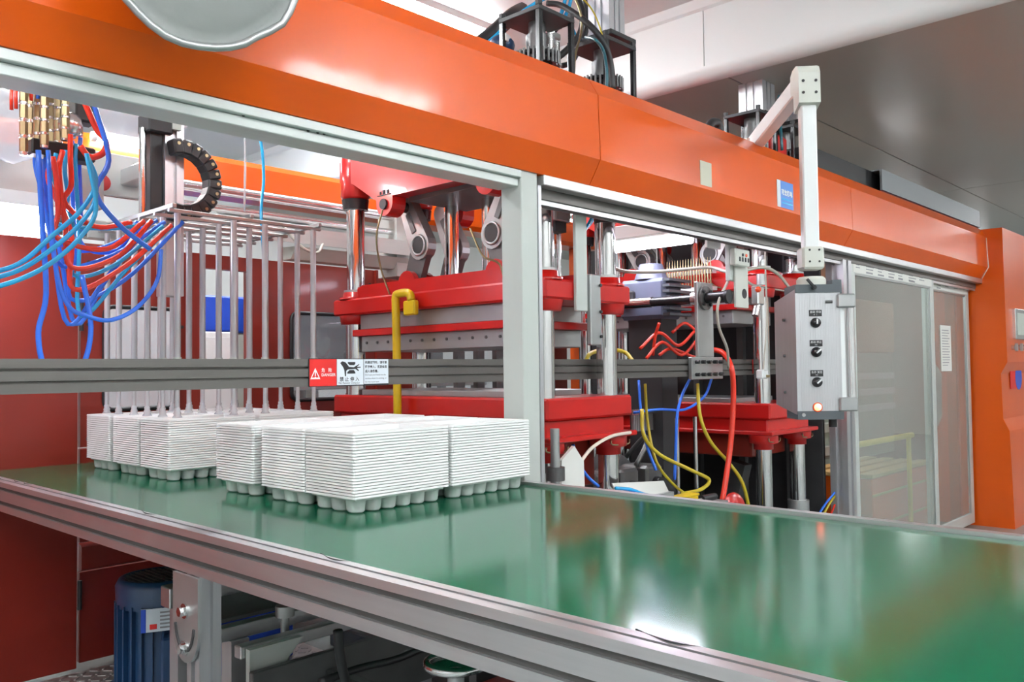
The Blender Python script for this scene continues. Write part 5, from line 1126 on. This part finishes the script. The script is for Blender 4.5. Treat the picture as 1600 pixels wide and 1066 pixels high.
# ------------------------------------------------------------------ behind the sliding doors
ip = thing('reflection_partition', 'added pale partition imitating the reflection in the wide glass door', 'partition', (9, 4.2, FLOOR))
mk('upper_sheet', box(7.6, 10.5, 4.3, 4.34, 1.72, 3.2, 0.005), 'peach', ip); mk('lower_sheet', box(7.6, 10.5, 4.3, 4.34, FLOOR, 1.70, 0.005), 'sage', ip)  # peach and sage sheets imitate a reflection in the door glass
for i in range(4): mk('slat', box(7.6, 10.5, 4.22, 4.30, 0.62+0.27*i, 0.74+0.27*i, 0.01), 'grey_paint', ip)
mk('post', box(7.55, 7.75, 4.2, 4.36, FLOOR, 3.2), 'grey_paint', ip)
ia = thing('inner_side_panel', 'orange side panel behind the narrower glass door', 'panel', (10.5, 3.6, FLOOR))
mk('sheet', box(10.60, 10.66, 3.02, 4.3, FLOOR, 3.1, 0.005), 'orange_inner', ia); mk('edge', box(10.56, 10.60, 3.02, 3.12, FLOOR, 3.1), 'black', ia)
oc = thing('orange_crate', 'orange slatted crate built behind the glass doors in place of a reflected one', 'crate', (9.4, 3.6, FLOOR))  # solid crate stands in for one reflected in the glass
a = P(1388, 830, Y=3.4); x0c, x1c = 8.6, 10.3
mk('body', box(x0c, x1c, 3.25, 4.1, FLOOR, 0.55, 0.01), 'orange', oc)
for i in range(4): mk('slat', box(x0c-0.02, x1c+0.02, 3.24+0.20*i, 3.38+0.20*i, 0.56, 0.60, 0.006), 'wood', oc)
for z in (0.08, 0.38): mk('band', box(x0c-0.01, x1c+0.01, 3.235, 3.25, z, z+0.02), 'wood', oc)
mk('grab_rail', MB().cyl((7.7, 3.2, 0.93), (9.6, 3.2, 0.93), 0.03, n=12).cyl((7.75, 3.2, FLOOR), (7.75, 3.2, 0.93), 0.025, n=10).cyl((9.5, 3.2, FLOOR), (9.5, 3.2, 0.93), 0.025, n=10), 'yellow', label='yellow grab rail behind the wide glass door', cat='rail')

# ------------------------------------------------------------------ below the conveyor
gm = thing('gear_motor', 'dark blue upright electric gear motor below the conveyor', 'motor', (1.95, 4.1, FLOOR))
mp = P(250, 1000, X=1.95); mx_, my_ = mp.x, mp.y; R_ = 0.20
zt2 = P(255, 900, X=1.95).z
mk('stator', MB().cyl((mx_, my_, zt2-0.52), (mx_, my_, zt2-0.10), R_*0.93, n=32), 'motor_blue', gm)
for i in range(26):
    a = 2*math.pi*i/26; mk('cooling_fin', MB().obox((mx_+R_*0.96*math.cos(a), my_+R_*0.96*math.sin(a), zt2-0.31), (0.02*math.cos(a), 0.02*math.sin(a), 0), (-0.005*math.sin(a), 0.005*math.cos(a), 0), (0, 0, 0.20)), 'motor_blue', gm)
fc = mk('fan_cover', MB().lathe([(R_*1.02, zt2-0.13), (R_*1.04, zt2-0.03), (R_*0.96, zt2), (R_*0.88, zt2+0.004), (R_*0.80, zt2-0.006)], (mx_, my_, 0), n=32), 'motor_blue', gm)
gr = MB()
for k in range(-5, 6):
    w = math.sqrt(max(0, (R_*0.85)**2-(k*0.03)**2)); gr.bar((mx_+k*0.03, my_-w, zt2-0.002), (mx_+k*0.03, my_+w, zt2-0.002), 0.005, 0.005).bar((mx_-w, my_+k*0.03, zt2-0.004), (mx_+w, my_+k*0.03, zt2-0.004), 0.005, 0.005)
mk('fan_grille', gr, 'steel_dark', fc)
va = V((-mx_, -my_, 0)).normalized(); vb = V((-va.y, va.x, 0))
lbm = mk('name_plate', MB().obox(V((mx_, my_, zt2-0.17))+va*(R_*1.00)-vb*-0.0, vb*-0.085, va*0.012, V((0, 0, 0.055))), 'sign_white', gm, label='white and blue name plate')
for k in range(5): mk('print_line', MB().obox(V((mx_, my_, zt2-0.135-0.018*k))+va*(R_*1.00+0.0125)+vb*0.03, vb*-0.03, va*0.001, V((0, 0, 0.004))), 'ink_grey', lbm)
mk('plate_stripe', MB().obox(V((mx_, my_, zt2-0.17))+va*(R_*1.00+0.0126)-vb*0.074, vb*-0.011, va*0.001, V((0, 0, 0.055))), 'blue', lbm)
mk('plate_mark', MB().obox(V((mx_, my_, zt2-0.20))+va*(R_*1.00+0.0126)-vb*0.03, vb*-0.016, va*0.001, V((0, 0, 0.012))), 'sign_red', lbm)
mk('terminal_box', MB().obox(V((mx_, my_, zt2-0.36))+va*(R_*0.95)+vb*0.09, vb*-0.085, va*0.07, V((0, 0, 0.11)), 0.01), 'motor_blue', gm)
mk('flange', MB().lathe([(0, zt2-0.52), (R_*1.25, zt2-0.53), (R_*1.30, zt2-0.56), (R_*1.25, zt2-0.60), (0, zt2-0.62)], (mx_, my_, 0), n=32), 'motor_blue', gm)
mk('gearbox', MB().box(mx_-0.17, mx_+0.17, my_-0.17, my_+0.17, FLOOR+0.08, zt2-0.60, 0.04), 'dark', gm); mk('output_hub', MB().cyl((mx_-0.26, my_, 0.02), (mx_-0.17, my_, 0.02), 0.10, n=20), 'dark', gm)
mk('foot_plate', box(mx_-0.22, mx_+0.22, my_-0.22, my_+0.22, FLOOR, FLOOR+0.08), 'steel_dark', gm)
ck = thing('checker_plate', 'silver checker plate on the floor below the orange rear wall', 'floor plate', (2.6, 5.3, FLOOR))
mk('sheet', box(1.4, 3.3, 4.75, YB-0.06, FLOOR, FLOOR+0.006), 'checker', ck)
cd = MB()
for i in range(30):
    for j in range(14):
        x, y = 1.44+0.062*i, 4.80+0.062*j
        if x < 3.28 and y < YB-0.1: s_ = 1 if (i+j) % 2 else -1; cd.obox((x, y, FLOOR+0.008), (0.017, 0.017*s_, 0), (-0.004*s_, 0.004, 0), (0, 0, 0.003))
tag(mk('raised_bars', cd, 'checker', ck), kind='stuff')
bf = thing('base_frame', 'grey aluminium base frame below the conveyor with levelling bolt', 'frame', (2.4, 3.3, FLOOR))
def xbar(nm, y, z, w, h, mat, x0=1.72, x1=3.3): return mk(nm, MB().box(x0, x1, y-w/2, y+w/2, z-h/2, z+h/2, 0.004), mat, bf)
xbar('cross_beam', 3.75, 0.69, 0.09, 0.09, 'alu_x'); xbar('dark_plate', 3.50, 0.655, 0.34, 0.02, 'steel_dark')
xbar('cross_beam', 3.28, 0.62, 0.05, 0.06, 'alu_x'); xbar('cross_beam', 3.12, 0.585, 0.05, 0.05, 'alu_x')
xbar('cover_plate', 3.02, 0.40, 0.03, 0.26, 'steel_dark')
p = P(470, 968, Y=3.08)
bb = mk('levelling_bolt', MB().cyl((p.x, 3.2, FLOOR+0.12), (p.x, 3.2, 0.66), 0.018, n=12), 'steel', bf)
mk('bolt_head', MB().cyl((p.x, 3.2, 0.655), (p.x, 3.2, 0.70), 0.040, n=14), 'steel', bb); mk('nut', MB().cyl((p.x, 3.2, 0.50), (p.x, 3.2, 0.56), 0.034, n=6, smooth=False), 'steel', bb)
for x in (1.80, 3.2): mk('leg', box(x-0.04, x+0.04, 3.24, 3.32, FLOOR, 0.59), 'alu_z', bf); mk('leg', box(x-0.04, x+0.04, 3.71, 3.79, FLOOR, 0.645), 'alu_z', bf)
mk('gusset', MB().prism([(1.74, 0.60), (1.98, 0.60), (1.84, 0.46), (1.74, 0.46)], 1, 3.06, 3.09), 'grey_paint', bf)
bc_ = thing('blue_crate', 'bright blue crate under the machine behind the conveyor leg', 'crate', (2.6, 4.5, FLOOR)); mk('body', box(2.5, 3.1, 4.9, 5.35, FLOOR+0.012, 0.40, 0.01), 'blue', bc_); mk('rim', box(2.48, 3.12, 4.88, 5.37, 0.36, 0.40), 'blue', bc_)
ub = thing('under_bench_unit', 'long dark steel trough on the floor below the conveyor', 'trough', (3.0, 2.3, FLOOR))
mk('side', box(2.05, 2.10, 1.2, 3.0, FLOOR, 0.46, 0.004), 'steel_dark', ub); mk('shelf', box(2.10, 2.95, 1.2, 3.0, 0.10, 0.13), 'steel', ub); mk('side', box(2.90, 2.95, 1.2, 3.0, FLOOR, 0.42, 0.004), 'dark', ub)
rb_ = thing('red_block', 'dull red valve block under the conveyor near the handwheel', 'valve block', (2.5, 2.4, 0.13)); mk('body', box(2.35, 2.6, 2.3, 2.55, 0.132, 0.40, 0.01), 'orange_inner', rb_); mk('label', box(2.345, 2.35, 2.38, 2.45, 0.28, 0.34), 'paper', rb_)
hw = thing('handwheel', 'chrome dished handwheel under the conveyor rail', 'handwheel', P(710, 1066, X=1.75))
c = P(712, 1036, X=1.75)
mk('rim', MB().tube([c+V((0.085*math.cos(a), 0.085*math.sin(a), 0)) for a in [2*math.pi*i/24 for i in range(24)]], 0.014, n=8, k=1, closed=True), 'chrome', hw)
mk('dish', MB().lathe([(0.085, 0.0), (0.06, -0.025), (0.03, -0.03), (0.0, -0.03)], c, n=24), 'chrome', hw); mk('hub', MB().cyl(c-V((0, 0, 0.10)), c-V((0, 0, 0.02)), 0.025, n=14), 'steel', hw)
mk('spindle', MB().cyl((c.x, c.y, FLOOR), c-V((0, 0, 0.10)), 0.018, n=12), 'steel', hw)
gd = thing('lower_guide', 'ribbed aluminium guide under the handwheel', 'guide', (1.85, 1.75, 0.5))
for i in range(4): mk('rib', box(1.72+0.07*i, 1.76+0.07*i, 1.1, 1.80, c.z-0.16, c.z-0.13), 'alu', gd)
mk('carrier', box(1.70, 2.0, 1.1, 1.80, c.z-0.20, c.z-0.16), 'steel_dark', gd); mk('stand', box(1.8, 1.9, 1.3, 1.5, FLOOR, c.z-0.20), 'steel_dark', gd)
hose('black_cable', [(528, 985, 2.6), (530, 1015, 2.6), (535, 1045, 2.6), (545, 1080, 2.6)], 0.018, 'black', 'black cable hanging under the base frame', 'cable')
hose('black_cable', [(500, 1066, 2.7), (560, 1045, 2.7), (620, 1030, 2.7), (680, 1005, 2.7)], 0.015, 'black', 'black cable lying across the trough under the conveyor', 'cable')

# ------------------------------------------------------------------ machine added across the aisle, unseen behind the camera, to be mirrored in the door glass
am = thing('reflected_machine', 'added machine across the aisle with peach upper panel, outside the picture', 'machine', (16, -1.4, FLOOR))
for i in range(3):
    x = 12.2+2.3*i
    mk('upper_panel', box(x+0.02, x+2.28, -1.9, -0.9, 1.95, 3.0, 0.01), 'peach', am)
    mk('lower_panel', box(x+0.02, x+2.28, -1.95, -0.95, FLOOR, 1.93, 0.01), 'sage', am)
    for k in range(3): mk('slat', box(x+0.06, x+2.24, -0.95, -0.90, 0.75+0.32*k, 0.88+0.32*k, 0.008), 'white_paint', am)
